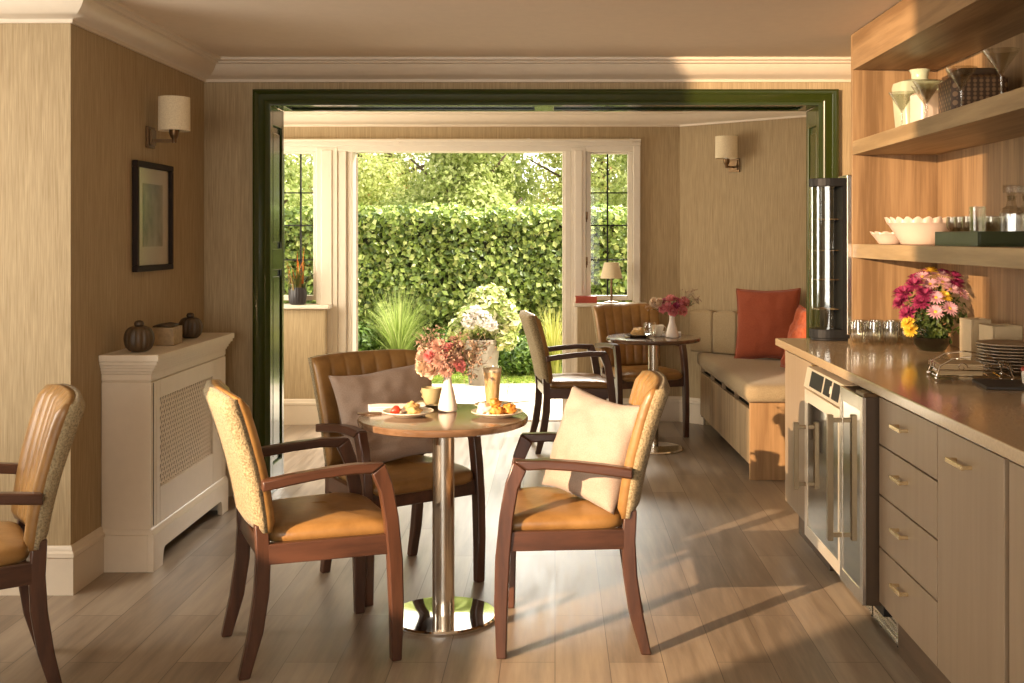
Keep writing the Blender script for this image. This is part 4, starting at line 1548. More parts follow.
bouquet('round posy of pink roses and salmon blooms in the front table vase', (-0.41, 4.20, TZ), (0.145, 0.008), sp,
        [(0.125, 0.0, 0.25), (0.115, -0.03, 0.20), (-0.05, 0.02, 0.285), (0.06, -0.02, 0.27), (-0.09, 0.0, 0.27), (0.09, -0.03, 0.15), (0.0, -0.07, 0.22), (0.03, -0.06, 0.24)],
        M['stem'], 60, ((0, 0, 0.18), (0.09, 0.06, 0.05)), 4)
bottle_vase('white bud vase holding flowers on the dark far table', (0.775, 7.28, TZ), 0.15, 0.042)
sp = [(-0.03, -0.04, 0.20, 0.034, 'rose', 'p_rose'), (0.05, -0.02, 0.22, 0.036, 'rose', 'p_rose'), (-0.01, 0.0, 0.25, 0.036, 'rose', 'p_pink'), (0.06, -0.05, 0.18, 0.034, 'rose', 'p_pink'),
      (-0.06, -0.02, 0.19, 0.03, 'rose', 'p_rose'), (0.02, -0.05, 0.21, 0.030, 'mum', 'p_magenta'), (-0.05, 0.02, 0.235, 0.03, 'mum', 'p_magenta'), (0.085, 0.0, 0.235, 0.034, 'rose', 'p_pink'),
      (-0.09, -0.01, 0.225, 0.034, 'rose', 'p_cream'), (-0.125, 0.0, 0.235, 0.034, 'mum', 'p_cream'), (0.03, 0.02, 0.245, 0.032, 'mum', 'p_magenta'), (0.0, -0.06, 0.175, 0.03, 'rose', 'p_rose')]
bouquet('posy of pink and crimson blooms in the far table vase', (0.775, 7.28, TZ), (0.14, 0.008), sp, [(0.12, 0, 0.29), (0.15, 0.0, 0.25), (-0.13, 0.0, 0.21), (0.10, 0.02, 0.22)],
        M['stem_dark'], 110, ((0, 0, 0.20), (0.08, 0.06, 0.05)), 14)

# ------------------------------------------------------------------ laid table in front


def plate(name, label, loc, r, mat, cat='plate', group=None, h=0.018):
    o = MB().lathe([(0.0, 0.0), (r * 0.55, 0.0), (r * 0.60, 0.003), (r * 0.80, h * 0.55), (r, h), (r * 0.995, h + 0.003), (r * 0.80, h * 0.55 + 0.004), (r * 0.60, 0.0065), (0.0, 0.0055)], 56, cap0=False, cap1=False)
    o = o.build(name, mat, smooth='auto', loc=loc)
    return tag(o, label, cat, group)


def cup(label, loc, r, h, mat, drink=None, rotz=0.0):
    t = MB().lathe([(r * 0.55, 0), (r * 0.62, 0.003), (r * 0.72, h * 0.15), (r * 0.90, h * 0.5), (r * 0.98, h * 0.85), (r, h), (r * 0.93, h), (r * 0.88, h * 0.75), (r * 0.80, h * 0.4), (r * 0.5, h * 0.12)], 40).build('coffee_cup', mat, smooth='auto', loc=loc, rot=(0, 0, rotz))
    tag(t, label, 'cup')
    MB().tube([(r * 0.92, 0, h * 0.80), (r * 1.25, 0, h * 0.86), (r * 1.48, 0, h * 0.68), (r * 1.35, 0, h * 0.38), (r * 0.86, 0, h * 0.28)], 0.0045, 8).build('cup_handle', mat, t, smooth=True)
    MB().lathe([(r * 0.88, h * 0.80), (0.001, h * 0.80)], 32, cap0=False).build('coffee', plain('coffee_foam', (0.45, 0.26, 0.12), 0.4, var=0.2, nscale=60), t)
    return t


p1_ = plate('plate', 'cream plate with strawberry and scones on the left of the front table', (-0.545, 4.085, TZ), 0.094, M['china'], group='cream plates on the front table')
p2_ = plate('plate', 'cream plate of golden pastries on the right of the front table', (-0.215, 4.08, TZ), 0.096, M['china'], group='cream plates on the front table')
plate('saucer', 'olive saucer under the coffee cup', (-0.480, 4.325, TZ), 0.066, M['stoneware'], 'saucer', h=0.012)
cup('small olive stoneware coffee cup on its saucer, left of the bud vase', (-0.485, 4.325, TZ + 0.0068), 0.040, 0.066, M['stoneware'], rotz=R(140))
plate('saucer', 'wide cream saucer under the tall latte glass', (-0.235, 4.265, TZ), 0.078, M['china'], 'saucer', h=0.016)
# latte
lg = thing('latte_glass', 'tall latte glass full of milky coffee with pale foam on top', 'glass', (-0.243, 4.265, TZ + 0.0068))
MB().lathe([(0.0, 0.0), (0.026, 0.0), (0.027, 0.004), (0.0255, 0.012), (0.0305, 0.09), (0.0375, 0.155), (0.0362, 0.155), (0.0293, 0.09), (0.0243, 0.014), (0.0, 0.012)], 40, cap0=False, cap1=False).build('glass_body', M['glass'], lg, smooth='auto')
MB().lathe([(0.0, 0.014), (0.0240, 0.0145), (0.029, 0.09), (0.0345, 0.135), (0.0, 0.135)], 36, cap0=False, cap1=False).build('milky_coffee', plain('latte', (0.78, 0.52, 0.26), 0.35, var=0.08), lg, smooth='auto')
MB().lathe([(0.0345, 0.1352), (0.0358, 0.147), (0.02, 0.151), (0.0, 0.152)], 36, cap0=True, cap1=False).build('milk_foam', plain('milk_foam', (0.80, 0.66, 0.46), 0.7, var=0.15, nscale=80), lg, smooth='auto')
MB().tube([(0.031, 0, 0.10), (0.052, 0, 0.115), (0.064, 0, 0.09), (0.058, 0, 0.05), (0.029, 0, 0.035)], 0.0042, 8).build('glass_handle', M['glass'], lg, smooth=True)


def cutlery(kind, label, loc, rot, mat):
    mb = MB()
    if kind == 'spoon':
        mb.tube([(0, 0, 0.002), (0.06, 0, 0.004), (0.10, 0, 0.0025)], 0.0025, 8, 0.0018)
        mb.ball((-0.018, 0, 0.003), 0.020, 0.012, 0.003, 16, 8)
    elif kind == 'knife':
        mb.prism([(-0.10, -0.006), (-0.10, 0.002), (-0.08, 0.008), (0.0, 0.008), (0.0, -0.006)], 'xy', 0.0012, 0.003)
        mb.tube([(0.0, 0, 0.003), (0.05, 0, 0.005), (0.09, 0, 0.004)], 0.0042, 8, 0.005)
    else:
        mb.tube([(0.0, 0, 0.002), (0.05, 0, 0.006), (0.10, 0, 0.003)], 0.003, 8, 0.004)
        mb.box(-0.022, 0.003, -0.010, 0.010, 0.001, 0.003)
        for k in range(4):
            mb.box(-0.055, -0.022, -0.010 + k * 0.0058, -0.0076 + k * 0.0058, 0.001, 0.003)
    o = mb.build(kind, mat, smooth='auto', loc=loc, rot=rot)
    return tag(o, label, kind)


# folded napkin
nv_ = []
nf_ = []
nap = MB()
for lay in range(3):
    z0 = 0.001 + lay * 0.008
    sh = lay * 0.006
    rr = []
    for i in range(13):
        t_ = i / 12
        x = -0.105 + 0.21 * t_
        wob = 0.003 * math.sin(t_ * 9 + lay)
        y0_, y1_ = -0.038 + sh * 0.5, 0.040 - sh * 0.5
        rr.append([(x, y0_ + wob, z0), (x, y1_ + wob, z0), (x, y1_ + wob, z0 + 0.0062 + 0.002 * math.sin(t_ * 7)), (x, 0, z0 + 0.010 + 0.002 * math.sin(t_ * 5 + 1)), (x, y0_ + wob, z0 + 0.0062)])
    nap.rings(rr)
nap = nap.build('napkin', M['napkin'], smooth='auto', loc=(-0.605, 4.205, TZ), rot=(0, 0, R(16)))
tag(nap, 'folded white linen napkin at the left edge of the front table', 'napkin')
cutlery('knife', 'steel knife lying in front of the folded napkin', (-0.652, 4.135, TZ), (0, 0, R(196)), M['chrome'])
cutlery('spoon', 'small spoon resting on the latte saucer with its handle out to the right', (-0.180, 4.262, TZ + 0.0175), (0, R(-4), R(10)), M['chrome'])
M['scone'] = plain('scone_crust', (0.62, 0.38, 0.14), 0.7, var=0.35, nscale=45, bmp=0.4)
M['straw'] = plain('strawberry_red', (0.62, 0.045, 0.02), 0.35, var=0.25, nscale=90)
M['pastry'] = plain('golden_pastry', (0.66, 0.27, 0.045), 0.45, var=0.4, nscale=55, bmp=0.4)
M['cream_food'] = plain('whipped_cream', (0.86, 0.78, 0.64), 0.5, var=0.05)


def lump(name, label, cat, loc, r, mat, sd, squash=0.7, group=None):
    o = MB().ball((0, 0, r * squash * 0.93), r, r * 0.92, r * squash, 24, 14, 0.5, sd).build(name, mat, smooth=True, loc=loc, rot=(0, 0, sd))
    return tag(o, label, cat, group)


pz = TZ + 0.0062
st1 = thing('strawberry', 'red strawberry on the left plate, nearest the knife', 'strawberry', (-0.588, 4.075, pz + 0.001), rot=(0, R(70), 0.4))
MB().lathe([(0.002, -0.022), (0.009, -0.016), (0.015, -0.004), (0.016, 0.006), (0.011, 0.014), (0.003, 0.016)], 18, (-0.016, 0, 0.004)).build('berry', M['straw'], st1, smooth=True)
sm = MB()
for k in range(6):
    a = k * PI / 3
    sm.poly([(-0.016 + 0.002 * math.cos(a), 0.002 * math.sin(a), 0.0205), (-0.016 + 0.010 * math.cos(a + 0.3), 0.010 * math.sin(a + 0.3), 0.020), (-0.016 + 0.010 * math.cos(a - 0.3), 0.010 * math.sin(a - 0.3), 0.020)], [(0, 1, 2)])
sm.build('calyx', M['stem_dark'], st1)
lump('scone', 'pale golden scone at the back of the left plate', 'scone', (-0.535, 4.115, pz), 0.030, M['scone'], 2.2, 0.72, 'scones on the left plate')
lump('scone', 'golden scone in front on the left plate, right of the strawberry', 'scone', (-0.520, 4.058, pz), 0.026, M['scone'], 4.1, 0.7, 'scones on the left plate')
lump('clotted_cream', 'white dollop of cream behind the strawberry on the left plate', 'cream', (-0.572, 4.118, pz), 0.017, M['cream_food'], 5.5, 0.75)
lump('whipped_cream', 'white heap of cream at the left of the pastry plate', 'cream', (-0.262, 4.088, pz), 0.026, M['cream_food'], 6.5, 0.85)
for (x, y, z, r, sd, lab) in ((-0.225, 4.105, 0, 0.026, 1.0, 'orange-gold pastry at the back of the right plate, lowest layer'), (-0.215, 4.055, 0, 0.025, 2.0, 'orange-gold pastry at the front of the right plate'),
                              (-0.172, 4.085, 0, 0.027, 3.0, 'orange-gold pastry at the right side of the right plate'), (-0.222, 4.080, 0.030, 0.022, 4.0, 'orange-gold pastry on top of the pastry heap')):
    lump('pastry', lab, 'pastry', (x, y, pz + z), r, M['pastry'], sd, 0.72, 'pastries on the right plate')

# ------------------------------------------------------------------ far table
plate('plate', 'dark plate with cake on the far table', (0.555, 7.30, TZ), 0.095, plain('dark_plate', (0.10, 0.07, 0.045), 0.25), group=None)
lump('cake', 'piece of brown cake on the dark plate of the far table', 'cake', (0.553, 7.30, TZ + 0.0062), 0.045, M['scone'], 3.3, 0.62)


def tumbler(name, label, loc, r, h, group=None, mat=None):
    o = MB().lathe([(0.0, 0.0), (r * 0.62, 0.0), (r * 0.72, h * 0.05), (r * 0.92, h * 0.30), (r, h * 0.58), (r * 0.94, h * 0.86), (r * 0.90, h), (r * 0.86, h), (r * 0.90, h * 0.86), (r * 0.96, h * 0.58), (r * 0.86, h * 0.30), (r * 0.6, h * 0.09), (0.0, h * 0.08)], 32, cap0=False, cap1=False).build(name, mat or M['glass'], smooth='auto', loc=loc)
    return tag(o, label, 'glass', group)


tumbler('water_glass', 'clear water glass on the far table', (0.62, 7.20, TZ), 0.042, 0.105)
cup('white coffee cup behind the water glass on the far table', (0.685, 7.36, TZ), 0.044, 0.075, M['china'], rotz=R(20))
nap2 = copy_flat(nap, (0.745, 7.43, TZ), (0, 0, R(-8)), 'folded white napkin behind the bud vase on the far table')

# ------------------------------------------------------------------ window sills
tl = thing('table_lamp', 'slender brass table lamp with cream shade on the right window sill', 'lamp', (0.43, 8.385, 0.9155))
MB().lathe([(0.055, 0), (0.055, 0.008), (0.02, 0.014), (0.009, 0.025), (0.008, 0.19)], 28).build('base', M['bronze'], tl, smooth='auto')
MB().lathe([(0.085, 0.185), (0.078, 0.215), (0.055, 0.305), (0.053, 0.305), (0.076, 0.215), (0.083, 0.185)], 40, cap0=False, cap1=False).build('lamp_shade', M['shade'], tl, smooth='auto')
MB().lathe([(0.008, 0.19), (0.02, 0.215), (0.024, 0.245), (0.012, 0.28)], 14).build('bulb', M['white'], tl, smooth='auto')
bk_ = thing('book', 'red book lying at the left end of the right window sill', 'book', (0.235, 8.375, 0.9155), R(3))
MB().box(-0.08, 0.08, -0.055, 0.055, 0, 0.006).box(-0.08, 0.08, -0.055, 0.055, 0.044, 0.05).box(-0.08, 0.08, -0.055, -0.049, 0.006, 0.044).build('cover', plain('red_book_cloth', (0.36, 0.05, 0.02), 0.5, var=0.1), bk_, bevel=0.001)
MB().box(-0.076, 0.076, -0.049, 0.051, 0.006, 0.044).build('pages', plain('book_pages', (0.62, 0.38, 0.24), 0.8, var=0.15, nscale=200), bk_)
pp_ = thing('potted_plant', 'spiky bromeliad with orange-red tips in a black ribbed pot on the left window sill', 'plant', (-1.955, 8.355, 0.9025))
rr = []
for k, (r, z) in enumerate(((0.050, 0), (0.062, 0.012), (0.068, 0.06), (0.066, 0.11), (0.060, 0.13), (0.054, 0.13), (0.054, 0.115))):
    rr.append([((r + (0.0016 * math.cos(20 * 2 * PI * i / 80) if 0 < k < 4 else 0)) * math.cos(2 * PI * i / 80), (r + (0.0016 * math.cos(20 * 2 * PI * i / 80) if 0 < k < 4 else 0)) * math.sin(2 * PI * i / 80), z) for i in range(80)])
MB().rings(rr).build('pot', plain('black_pot', (0.030, 0.026, 0.028), 0.45), pp_, smooth='auto')
blades('leaves', (0, 0, 0.11), 46, 0.20, 0.15, 0.010, leafy('bromeliad_leaf', [(0, (0.05, 0.06, 0.012)), (0.6, (0.12, 0.13, 0.025)), (1, (0.24, 0.16, 0.04))], 0.3), 8, pp_)
blades('flower_spikes', (0, 0, 0.16), 10, 0.30, 0.05, 0.011, leafy('bromeliad_flower', [(0, (0.40, 0.09, 0.01)), (1, (0.62, 0.22, 0.03))], 0.3), 9, pp_)

# ------------------------------------------------------------------ on the worktop
WZ = 0.9205
dc = thing('display_cabinet', 'tall narrow curved-glass display cabinet with black top and base at the worktop end', 'display cabinet', (1.312, 5.295, WZ))


def dshape(w, d0, n=16):
    """straight back on +x side, curved towards -x"""
    pts = [(0.088, d0)]
    for i in range(n + 1):
        a = PI / 2 + PI * i / n
        pts.append((0.01 + 0.098 * math.cos(a), d0 * math.sin(a)))
    pts.append((0.088, -d0))
    return [(p[0] * w, p[1] * w) for p in pts]


MB().prism(dshape(1.0, 0.078), 'xy', 0.012, 0.055).prism(dshape(0.93, 0.078), 'xy', 0.0, 0.012).build('base', M['black'], dc, bevel=0.003)
MB().prism(dshape(1.0, 0.078), 'xy', 0.735, 0.775).build('top', M['black'], dc, bevel=0.003)
o_ = dshape(0.985, 0.078)[1:-1]
MB().rings([[(p[0], p[1], 0.055) for p in o_], [(p[0], p[1], 0.735) for p in o_]], closed=False, cap0=False, cap1=False).build('curved_glass', thin_glass('display_glass', (0.80, 0.84, 0.76), 1.8, 0.03, (1, 1, 0.95), 0.06), dc, smooth='auto')
MB().box(0.052, 0.074, -0.078, 0.078, 0.055, 0.735).box(-0.02, 0.052, 0.062, 0.074, 0.055, 0.735).build('frame', M['black'], dc)
MB().box(0.072, 0.096, -0.082, 0.082, 0.03, 0.79).build('door_edge', M['steel'], dc, bevel=0.003)
f = MB()
for z in (0.15, 0.29, 0.43, 0.58):
    for y in (-0.05, -0.025, 0, 0.025, 0.05):
        f.tube([(-0.06, y, z), (0.052, y, z)], 0.002, 6)
    f.tube([(-0.055, -0.06, z), (-0.075, 0, z), (-0.055, 0.06, z)], 0.003, 6)
f.build('wire_shelf', M['chrome'], dc)

GL = 'stemless glasses at the far end of the worktop'
for row, y, x0 in (('back', 5.125, 1.425), ('front', 5.03, 1.385)):
    for k, nm in enumerate(('leftmost', 'second from the left', 'middle one', 'second from the bouquet', 'nearest the bouquet')):
        tumbler('stemless_glass', 'clear stemless glass in the %s row on the worktop, %s' % (row, nm), (x0 + k * 0.074, y + 0.006 * math.sin(k * 2.1), WZ), 0.035, 0.108, GL, M['glass_thick'])

fb = MB().lathe([(0.045, 0), (0.055, 0.004), (0.075, 0.03), (0.082, 0.06), (0.078, 0.062), (0.070, 0.032), (0.0, 0.010)], 40, cap1=False).build('flower_bowl', thin_glass('teal_glass', (0.16, 0.26, 0.20), 1.6, 0.03, (1, 1, 1), 0.04), smooth='auto', loc=(1.64, 4.79, WZ))
tag(fb, 'low dark green glass bowl holding the large mixed bouquet on the worktop', 'bowl')
rg = random.Random(77)
sp = []
kinds = [('mum', 'p_magenta', 0.040)] * 13 + [('daisy', 'p_lilac', 0.038)] * 9 + [('mum', 'p_yellow', 0.034)] * 4
fix = [(-0.13, -0.05, 0.255, 0), (-0.10, -0.08, 0.29, 0), (-0.14, -0.02, 0.21, 0), (-0.12, 0.05, 0.25, 0), (-0.06, -0.09, 0.25, 0), (0.0, 0.06, 0.33, 0), (0.06, 0.03, 0.33, 0), (0.10, 0.0, 0.32, 0), (0.12, 0.03, 0.29, 0),
       (-0.06, 0.03, 0.31, 0), (-0.12, -0.05, 0.165, 0), (0.08, -0.05, 0.28, 0), (-0.075, -0.09, 0.215, 0),
       (-0.02, -0.11, 0.235, 1), (0.035, -0.12, 0.19, 1), (-0.025, -0.12, 0.175, 1), (-0.03, -0.07, 0.29, 1), (0.02, -0.08, 0.30, 1), (0.05, -0.09, 0.27, 1), (0.10, -0.08, 0.25, 1), (0.03, 0.0, 0.33, 1), (-0.05, -0.03, 0.32, 1),
       (-0.125, -0.07, 0.125, 2), (-0.11, -0.06, 0.095, 2), (-0.01, -0.02, 0.345, 2), (0.02, -0.1, 0.24, 2)]
for (x, y, z, k) in fix:
    kd = (('mum', 'p_magenta', 0.040), ('daisy', 'p_lilac', 0.036), ('mum', 'p_yellow', 0.032))[k]
    sp.append((x, y, z, kd[2], kd[0], kd[1]))
bouquet('large mixed bouquet of magenta, pink and yellow blooms on the worktop', (1.64, 4.79, WZ), (0.03, 0.03), sp, [], M['stem_dark'], 620, ((0.01, -0.01, 0.16), (0.145, 0.11, 0.14)), 23, 0.032)

# wooden boxes
for (x, y, w_, d_, h_, rz, lab) in ((1.70, 4.45, 0.085, 0.10, 0.165, 6, 'upright pale wooden box beside the bouquet on the worktop'), (1.745, 4.31, 0.12, 0.12, 0.150, 3, 'dark-edged pale box behind the plate stack on the worktop')):
    t = thing('wooden_box', lab, 'box', (x, y, WZ), R(rz), 'wooden boxes on the worktop')
    m = MB()
    a, b_, s = w_ / 2, d_ / 2, 0.010
    m.box(-a, a, -b_, b_, 0, s).box(-a, -a + s, -b_, b_, s, h_).box(a - s, a, -b_, b_, s, h_).box(-a + s, a - s, -b_, -b_ + s, s, h_).box(-a + s, a - s, b_ - s, b_, s, h_)
    m.build('body', plain('birch', (0.62, 0.47, 0.27), 0.5, var=0.08, nscale=15), t, bevel=0.002)
    m = MB().box(-a + s, a - s, -b_ + s, b_ - s, s, h_ * 0.93)
    m.build('contents', M['napkin'] if rz == 6 else M['oak_v'], t)
# stack of plates
pm = plain('grey_brown_plate', (0.34, 0.23, 0.13), 0.3, var=0.1)
ords = ('bottom', 'second from the bottom', 'third from the bottom', 'fourth from the bottom', 'fifth from the bottom', 'fourth from the top', 'third from the top', 'second from the top', 'topmost')
for k, nm in enumerate(ords):
    plate('dinner_plate', 'brown plate, %s in the stack on the worktop' % nm, (1.672 + 0.002 * math.sin(k * 2.3), 4.02 + 0.002 * math.cos(k * 1.7), WZ + k * 0.0112), 0.125, pm, group='stacked brown plates on the worktop', h=0.016)

# wire caddy
wc = thing('wire_caddy', 'silver scrollwork wire caddy in front of the plate stack', 'caddy', (1.455, 3.86, WZ), R(-10))
f = MB()
a, b_ = 0.125, 0.085
for z in (0.014, 0.036):
    f.tube([(-a, -b_, z), (a, -b_, z), (a, b_, z), (-a, b_, z), (-a, -b_, z)], 0.0022, 6)
for k in range(8):
    x = -a + 2 * a * k / 7
    f.tube([(x, -b_, 0.014), (x, b_, 0.014)], 0.0016, 6)
for y in (-b_, b_):
    f.tube([(-a, y, 0.014), (-a * 0.9, y, 0.05), (-a * 0.55, y, 0.075), (0, y, 0.085), (a * 0.55, y, 0.075), (a * 0.9, y, 0.05), (a, y, 0.014)], 0.0026, 6)
    for cx_ in (-0.04, 0.04):
        f.tube([(cx_ + 0.018 * math.cos(q) * (1 - q / 9), y, 0.045 + 0.018 * math.sin(q) * (1 - q / 9)) for q in [i * 0.6 for i in range(13)]], 0.0018, 5)
for x in (-a, a):
    for cy_ in (-0.06, 0.0, 0.06):
        f.tube([(x, cy_ - 0.025, 0.036), (x, cy_ - 0.012, 0.055), (x, cy_ + 0.012, 0.055), (x, cy_ + 0.025, 0.036)], 0.0018, 5)
    for y in (-b_, b_):
        f.ball((x, y, 0.0075), 0.0075, n=10, m=6)
f.build('wire_frame', M['chrome'], wc, smooth='auto')
pn = MB()
for k in range(6):
    o = 0.002 * (k % 2)
    pn.box(-0.115 + o, 0.03 + o, -0.07, 0.07 - o, 0.0168 + k * 0.0065, 0.0226 + k * 0.0065)
pn = pn.build('napkin_stack', plain('kraft_napkins', (0.52, 0.37, 0.20), 0.85, var=0.08), loc=(1.455, 3.86, WZ), rot=(0, 0, R(-10)), bevel=0.001)
tag(pn, 'stack of beige paper napkins lying in the wire caddy', 'napkins')
sb = MB().prism([(-0.15, -0.10), (0.15, -0.10), (0.15, 0.10), (-0.15, 0.10)], 'xy', 0, 0.010).build('slate_board', plain('slate', (0.035, 0.028, 0.022), 0.5, var=0.2), loc=(1.56, 3.64, WZ), rot=(0, 0, R(-8)), bevel=0.002)
tag(sb, 'dark slate board lying at the right edge of the worktop', 'board')
jc = thing('jam_pot', 'small red and white lidded pot on the slate board at the right picture edge', 'pot', (1.565, 3.62, WZ + 0.0102))
MB().lathe([(0.022, 0), (0.026, 0.004), (0.028, 0.03), (0.026, 0.044)], 24).build('pot_body', M['china'], jc, smooth='auto')
MB().lathe([(0.030, 0.0442), (0.030, 0.054), (0.012, 0.060), (0.0, 0.061)], 24, cap1=False).build('lid', plain('red_lid', (0.45, 0.07, 0.035), 0.5), jc, smooth='auto')

# ------------------------------------------------------------------ on the shelves
S2 = 1.8685
S1 = 1.3825


def martini(label, x, y, z, h=0.165, r=0.056, mat='glass_thick'):
    o = MB().lathe([(0.0, 0.0), (0.038, 0.0), (0.037, 0.003), (0.006, 0.008), (0.0042, 0.02), (0.004, h * 0.48), (0.006, h * 0.52), (r, h), (r * 0.975, h), (0.004, h * 0.54)], 36, cap0=False, cap1=True).build('martini_glass', M[mat], smooth='auto', loc=(x, y, z))
    return tag(o, label, 'glass', 'martini glasses on the upper shelf')


martini('martini glass at the far left of the upper shelf, before the green flask', 1.485, 4.71, S2)
martini('greenish martini glass, second from the left on the upper shelf', 1.515, 4.50, S2)
martini('martini glass third from the left, before the white side of the lattice jar', 1.475, 4.36, S2)
martini('martini glass fourth from the left, before the dark lattice of the jar', 1.485, 4.02, S2)
martini('martini glass nearest the camera on the upper shelf', 1.485, 3.66, S2, 0.168, 0.060)
fk = thing('ceramic_flask', 'pale green square-shouldered ceramic flask at the back of the upper shelf', 'flask', (1.635, 4.93, S2), R(6))
M['celadon'] = plain('celadon_glaze', (0.50, 0.53, 0.36), 0.25, var=0.06, nscale=10)


def rrect(w_, d_, z, r_, n=6):
    pts = []
    for cx_, cy_, a0 in ((w_ - r_, d_ - r_, 0), (-w_ + r_, d_ - r_, PI / 2), (-w_ + r_, -d_ + r_, PI), (w_ - r_, -d_ + r_, 1.5 * PI)):
        for i in range(n):
            a = a0 + PI / 2 * i / (n - 1)
            pts.append((cx_ + r_ * math.cos(a), cy_ + r_ * math.sin(a), z))
    return pts


MB().rings([rrect(0.088, 0.060, 0, 0.02), rrect(0.092, 0.064, 0.005, 0.022), rrect(0.110, 0.070, 0.215, 0.025), rrect(0.106, 0.067, 0.236, 0.03), rrect(0.075, 0.050, 0.246, 0.03)]).build('body', M['celadon'], fk, smooth='auto')
MB().lathe([(0.040, 0.244), (0.036, 0.256), (0.038, 0.278), (0.046, 0.295), (0.040, 0.296), (0.03, 0.27)], 28).build('neck', M['celadon'], fk, smooth='auto')


def lattice_mat():
    m, nt, p = new_mat('lattice_glaze')
    v = coords(nt, (1, 1, 1), (R(45), 0, 0))
    ch = nt.nodes.new('ShaderNodeTexVoronoi')
    ch.voronoi_dimensions = '3D'
    ch.inputs['Scale'].default_value = 42
    ch.inputs['Randomness'].default_value = 0.0
    nt.links.new(v, ch.inputs['Vector'])
    nt.links.new(ramp(nt, ch.outputs['Distance'], [(0.40, (0.30, 0.17, 0.075)), (0.52, (0.085, 0.042, 0.018))]), p.inputs['Base Color'])
    p.inputs['Roughness'].default_value = 0.5
    return m


lj = thing('lattice_jar', 'large square jar with brown lattice sides and dark lid on the upper shelf', 'jar', (1.655, 4.36, S2), R(-4))
MB().rings([rrect(0.104, 0.104, 0, 0.03), rrect(0.11, 0.11, 0.008, 0.03), rrect(0.11, 0.11, 0.165, 0.03), rrect(0.09, 0.09, 0.180, 0.03)]).build('body', lattice_mat(), lj, smooth='auto')
MB().rings([rrect(0.080, 0.080, 0.181, 0.03), rrect(0.080, 0.080, 0.200, 0.03), rrect(0.070, 0.070, 0.206, 0.03)]).build('lid', plain('dark_lid', (0.10, 0.055, 0.025), 0.4), lj, smooth='auto')
wb = MB().rings([rrect(0.055, 0.05, 0, 0.02), rrect(0.060, 0.055, 0.006, 0.02), rrect(0.060, 0.055, 0.14, 0.02), rrect(0.045, 0.040, 0.152, 0.02), rrect(0.03, 0.028, 0.16, 0.02)]).build('ceramic_jar', plain('blush_glaze', (0.72, 0.56, 0.44), 0.3, var=0.04), smooth='auto', loc=(1.56, 4.60, S2), rot=(0, 0, R(10)))
tag(wb, 'blush white ceramic jar between the green flask and the lattice jar', 'jar')
dv = MB().lathe([(0.05, 0), (0.07, 0.05), (0.072, 0.16), (0.05, 0.215), (0.034, 0.235), (0.044, 0.262), (0.036, 0.262), (0.028, 0.235)], 32).build('brown_vase', plain('brown_glaze', (0.12, 0.06, 0.028), 0.25), smooth='auto', loc=(1.715, 4.70, S2))
tag(dv, 'dark brown vase showing its rim behind the blush jar on the upper shelf', 'vase')
cn = MB().rings([rrect(0.09, 0.16, 0, 0.01), rrect(0.09, 0.16, 0.22, 0.01)]).build('storage_box', plain('tan_box', (0.30, 0.20, 0.105), 0.6, var=0.06), smooth='auto', loc=(1.705, 3.62, S2))
tag(cn, 'plain tan storage box behind the nearest martini glass on the upper shelf', 'box')
tumbler('liqueur_glass', 'tiny liqueur glass at the right picture edge of the upper shelf', (1.50, 3.46, S2), 0.02, 0.055)


def scallop_bowl(name, label, loc, r, h, n_sc, mat, rot=(0, 0, 0), cat='bowl'):
    n = n_sc * 10

    def ring(rad, z, sc):
        return [((rad + 0.006 * sc * math.cos(n_sc * 2 * PI * i / n)) * math.cos(2 * PI * i / n), (rad + 0.006 * sc * math.cos(n_sc * 2 * PI * i / n)) * math.sin(2 * PI * i / n),
                 z + sc * h * 0.13 * abs(math.cos(n_sc * PI * i / n))) for i in range(n)]
    o = MB().rings([ring(r * 0.55, 0, 0), ring(r * 0.60, h * 0.04, 0), ring(r * 0.72, h * 0.3, 0), ring(r * 0.90, h * 0.66, 0), ring(r * 0.98, h * 0.80, 0.0), ring(r * 1.0, h * 0.82, 0.0), ring(r * 1.03, h * 0.92, 1),
                    ring(r * 1.00, h * 0.92, 1), ring(r * 0.95, h * 0.80, 0), ring(r * 0.86, h * 0.62, 0), ring(r * 0.66, h * 0.25, 0), ring(r * 0.4, h * 0.10, 0)]).build(name, mat, smooth='auto', loc=loc, rot=rot)
    return tag(o, label, cat)


M['blush'] = plain('blush_ceramic', (0.70, 0.53, 0.42), 0.35, var=0.05, nscale=8)
scallop_bowl('scalloped_bowl', 'large blush bowl with scalloped rim on the lower shelf', (1.565, 4.69, S1), 0.145, 0.112, 22, M['blush'])
scallop_bowl('scalloped_dish', 'small scalloped blush dish left of the large scalloped bowl', (1.52, 4.985, S1), 0.085, 0.055, 12, M['blush'], cat='dish')
scallop_bowl('scalloped_bowl', 'blush bowl at the right picture edge of the lower shelf', (1.60, 3.36, S1 + 0.0), 0.115, 0.125, 18, M['blush'])
ty = thing('serving_tray', 'dark green lacquered tray on the lower shelf holding decanter and glasses', 'tray', (1.435, 3.735, S1))
m = MB()
m.box(0, 0.29, 0, 0.42, 0, 0.008).box(0, 0.008, 0, 0.42, 0.008, 0.052).box(0.282, 0.29, 0, 0.42, 0.008, 0.052)
m.box(0.008, 0.282, 0, 0.008, 0.008, 0.052).box(0.008, 0.282, 0.412, 0.42, 0.008, 0.052)
m.build('tray_body', plain('dark_green_lacquer', (0.045, 0.055, 0.020), 0.35, var=0.1), ty, bevel=0.001)
# cut sherry glasses in the tray


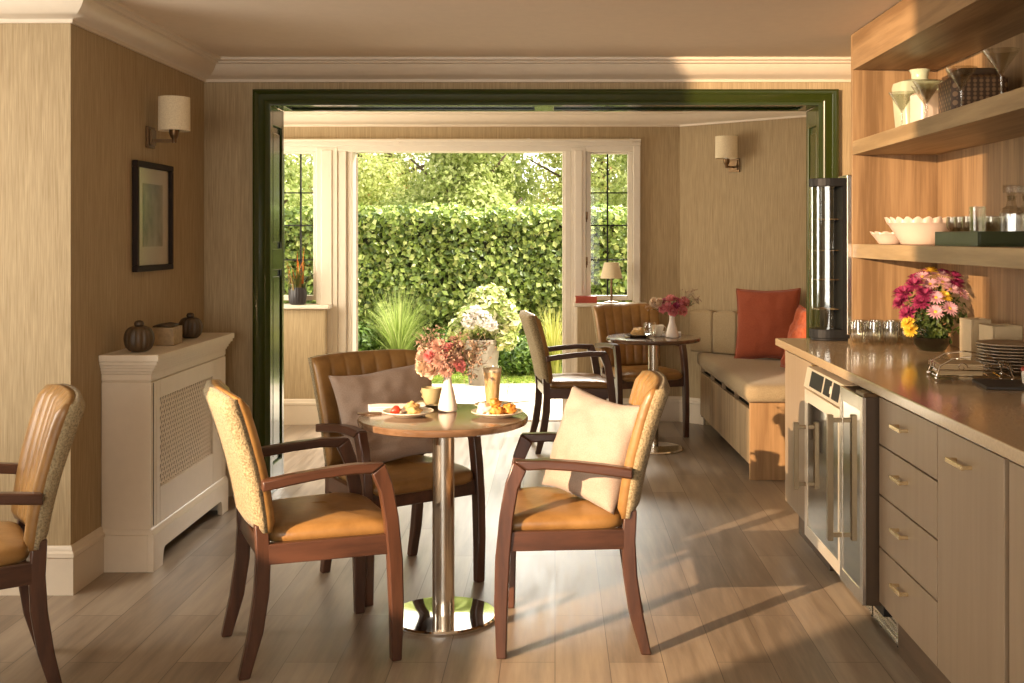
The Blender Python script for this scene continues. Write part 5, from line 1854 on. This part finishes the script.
def cut_glass(label, loc, r, h, group, name='sherry_glass'):
    n = 24
    rr = []
    for k, (q, z) in enumerate(((0.62, 0), (0.66, 0.02), (0.12, 0.06), (0.11, 0.34), (0.55, 0.42), (0.92, 0.60), (1.0, 0.8), (0.95, 1.0), (0.88, 1.0), (0.9, 0.8), (0.5, 0.46))):
        rr.append([(r * q * (1 + (0.05 if i % 2 and 4 < k < 8 else 0)) * math.cos(2 * PI * i / n), r * q * (1 + (0.05 if i % 2 and 4 < k < 8 else 0)) * math.sin(2 * PI * i / n), h * z) for i in range(n)])
    o = MB().rings(rr).build(name, M['glass_thick'], smooth=False, loc=loc)
    return tag(o, label, 'glass', group)


tz = S1 + 0.0083
k = 0
for y in (4.10, 4.025, 3.95):
    for x, col_n in ((1.49, 'front'), (1.565, 'middle'), (1.64, 'back')):
        rown = {4.10: 'far end', 4.025: 'middle', 3.95: 'near end'}[y]
        cut_glass('cut sherry glass in the tray, %s row, at the %s of the group' % (col_n, rown), (x, y, tz), 0.029, 0.098, 'cut sherry glasses in the tray')
        k += 1
hb = MB().rings([rrect(0.021, 0.021, 0, 0.006), rrect(0.023, 0.023, 0.13, 0.006), rrect(0.020, 0.020, 0.13, 0.006), rrect(0.018, 0.018, 0.012, 0.006)]).build('highball_glass', M['glass_thick'], smooth='auto', loc=(1.475, 3.84, tz))
tag(hb, 'tall square cut glass standing in the tray, left of the decanter', 'glass')
for (x, y, lab) in ((1.585, 3.82, 'square cut-glass decanter with block stopper in the tray, seen to the left'), (1.655, 3.86, 'square cut-glass decanter with block stopper, behind the other decanter')):
    t = thing('decanter', lab, 'decanter', (x, y, tz), R(20), 'decanters in the tray')
    n = 32
    rr = []
    for (r, z) in ((0.036, 0), (0.040, 0.004), (0.040, 0.105), (0.034, 0.122), (0.018, 0.132), (0.014, 0.15), (0.018, 0.168), (0.014, 0.168), (0.011, 0.15)):
        rr.append([(r * (1 + (0.05 if (i // 2) % 2 and 0.003 < z < 0.106 else 0)) * math.cos(2 * PI * i / n), r * (1 + (0.05 if (i // 2) % 2 and 0.003 < z < 0.106 else 0)) * math.sin(2 * PI * i / n), z) for i in range(n)])
    MB().rings(rr).build('bottle', M['glass_thick'], t)
    MB().lathe([(0.010, 0.155), (0.010, 0.17), (0.016, 0.172), (0.016, 0.178)], 16).box(-0.024, 0.024, -0.018, 0.018, 0.178, 0.205).build('stopper', M['glass_thick'], t, bevel=0.004)
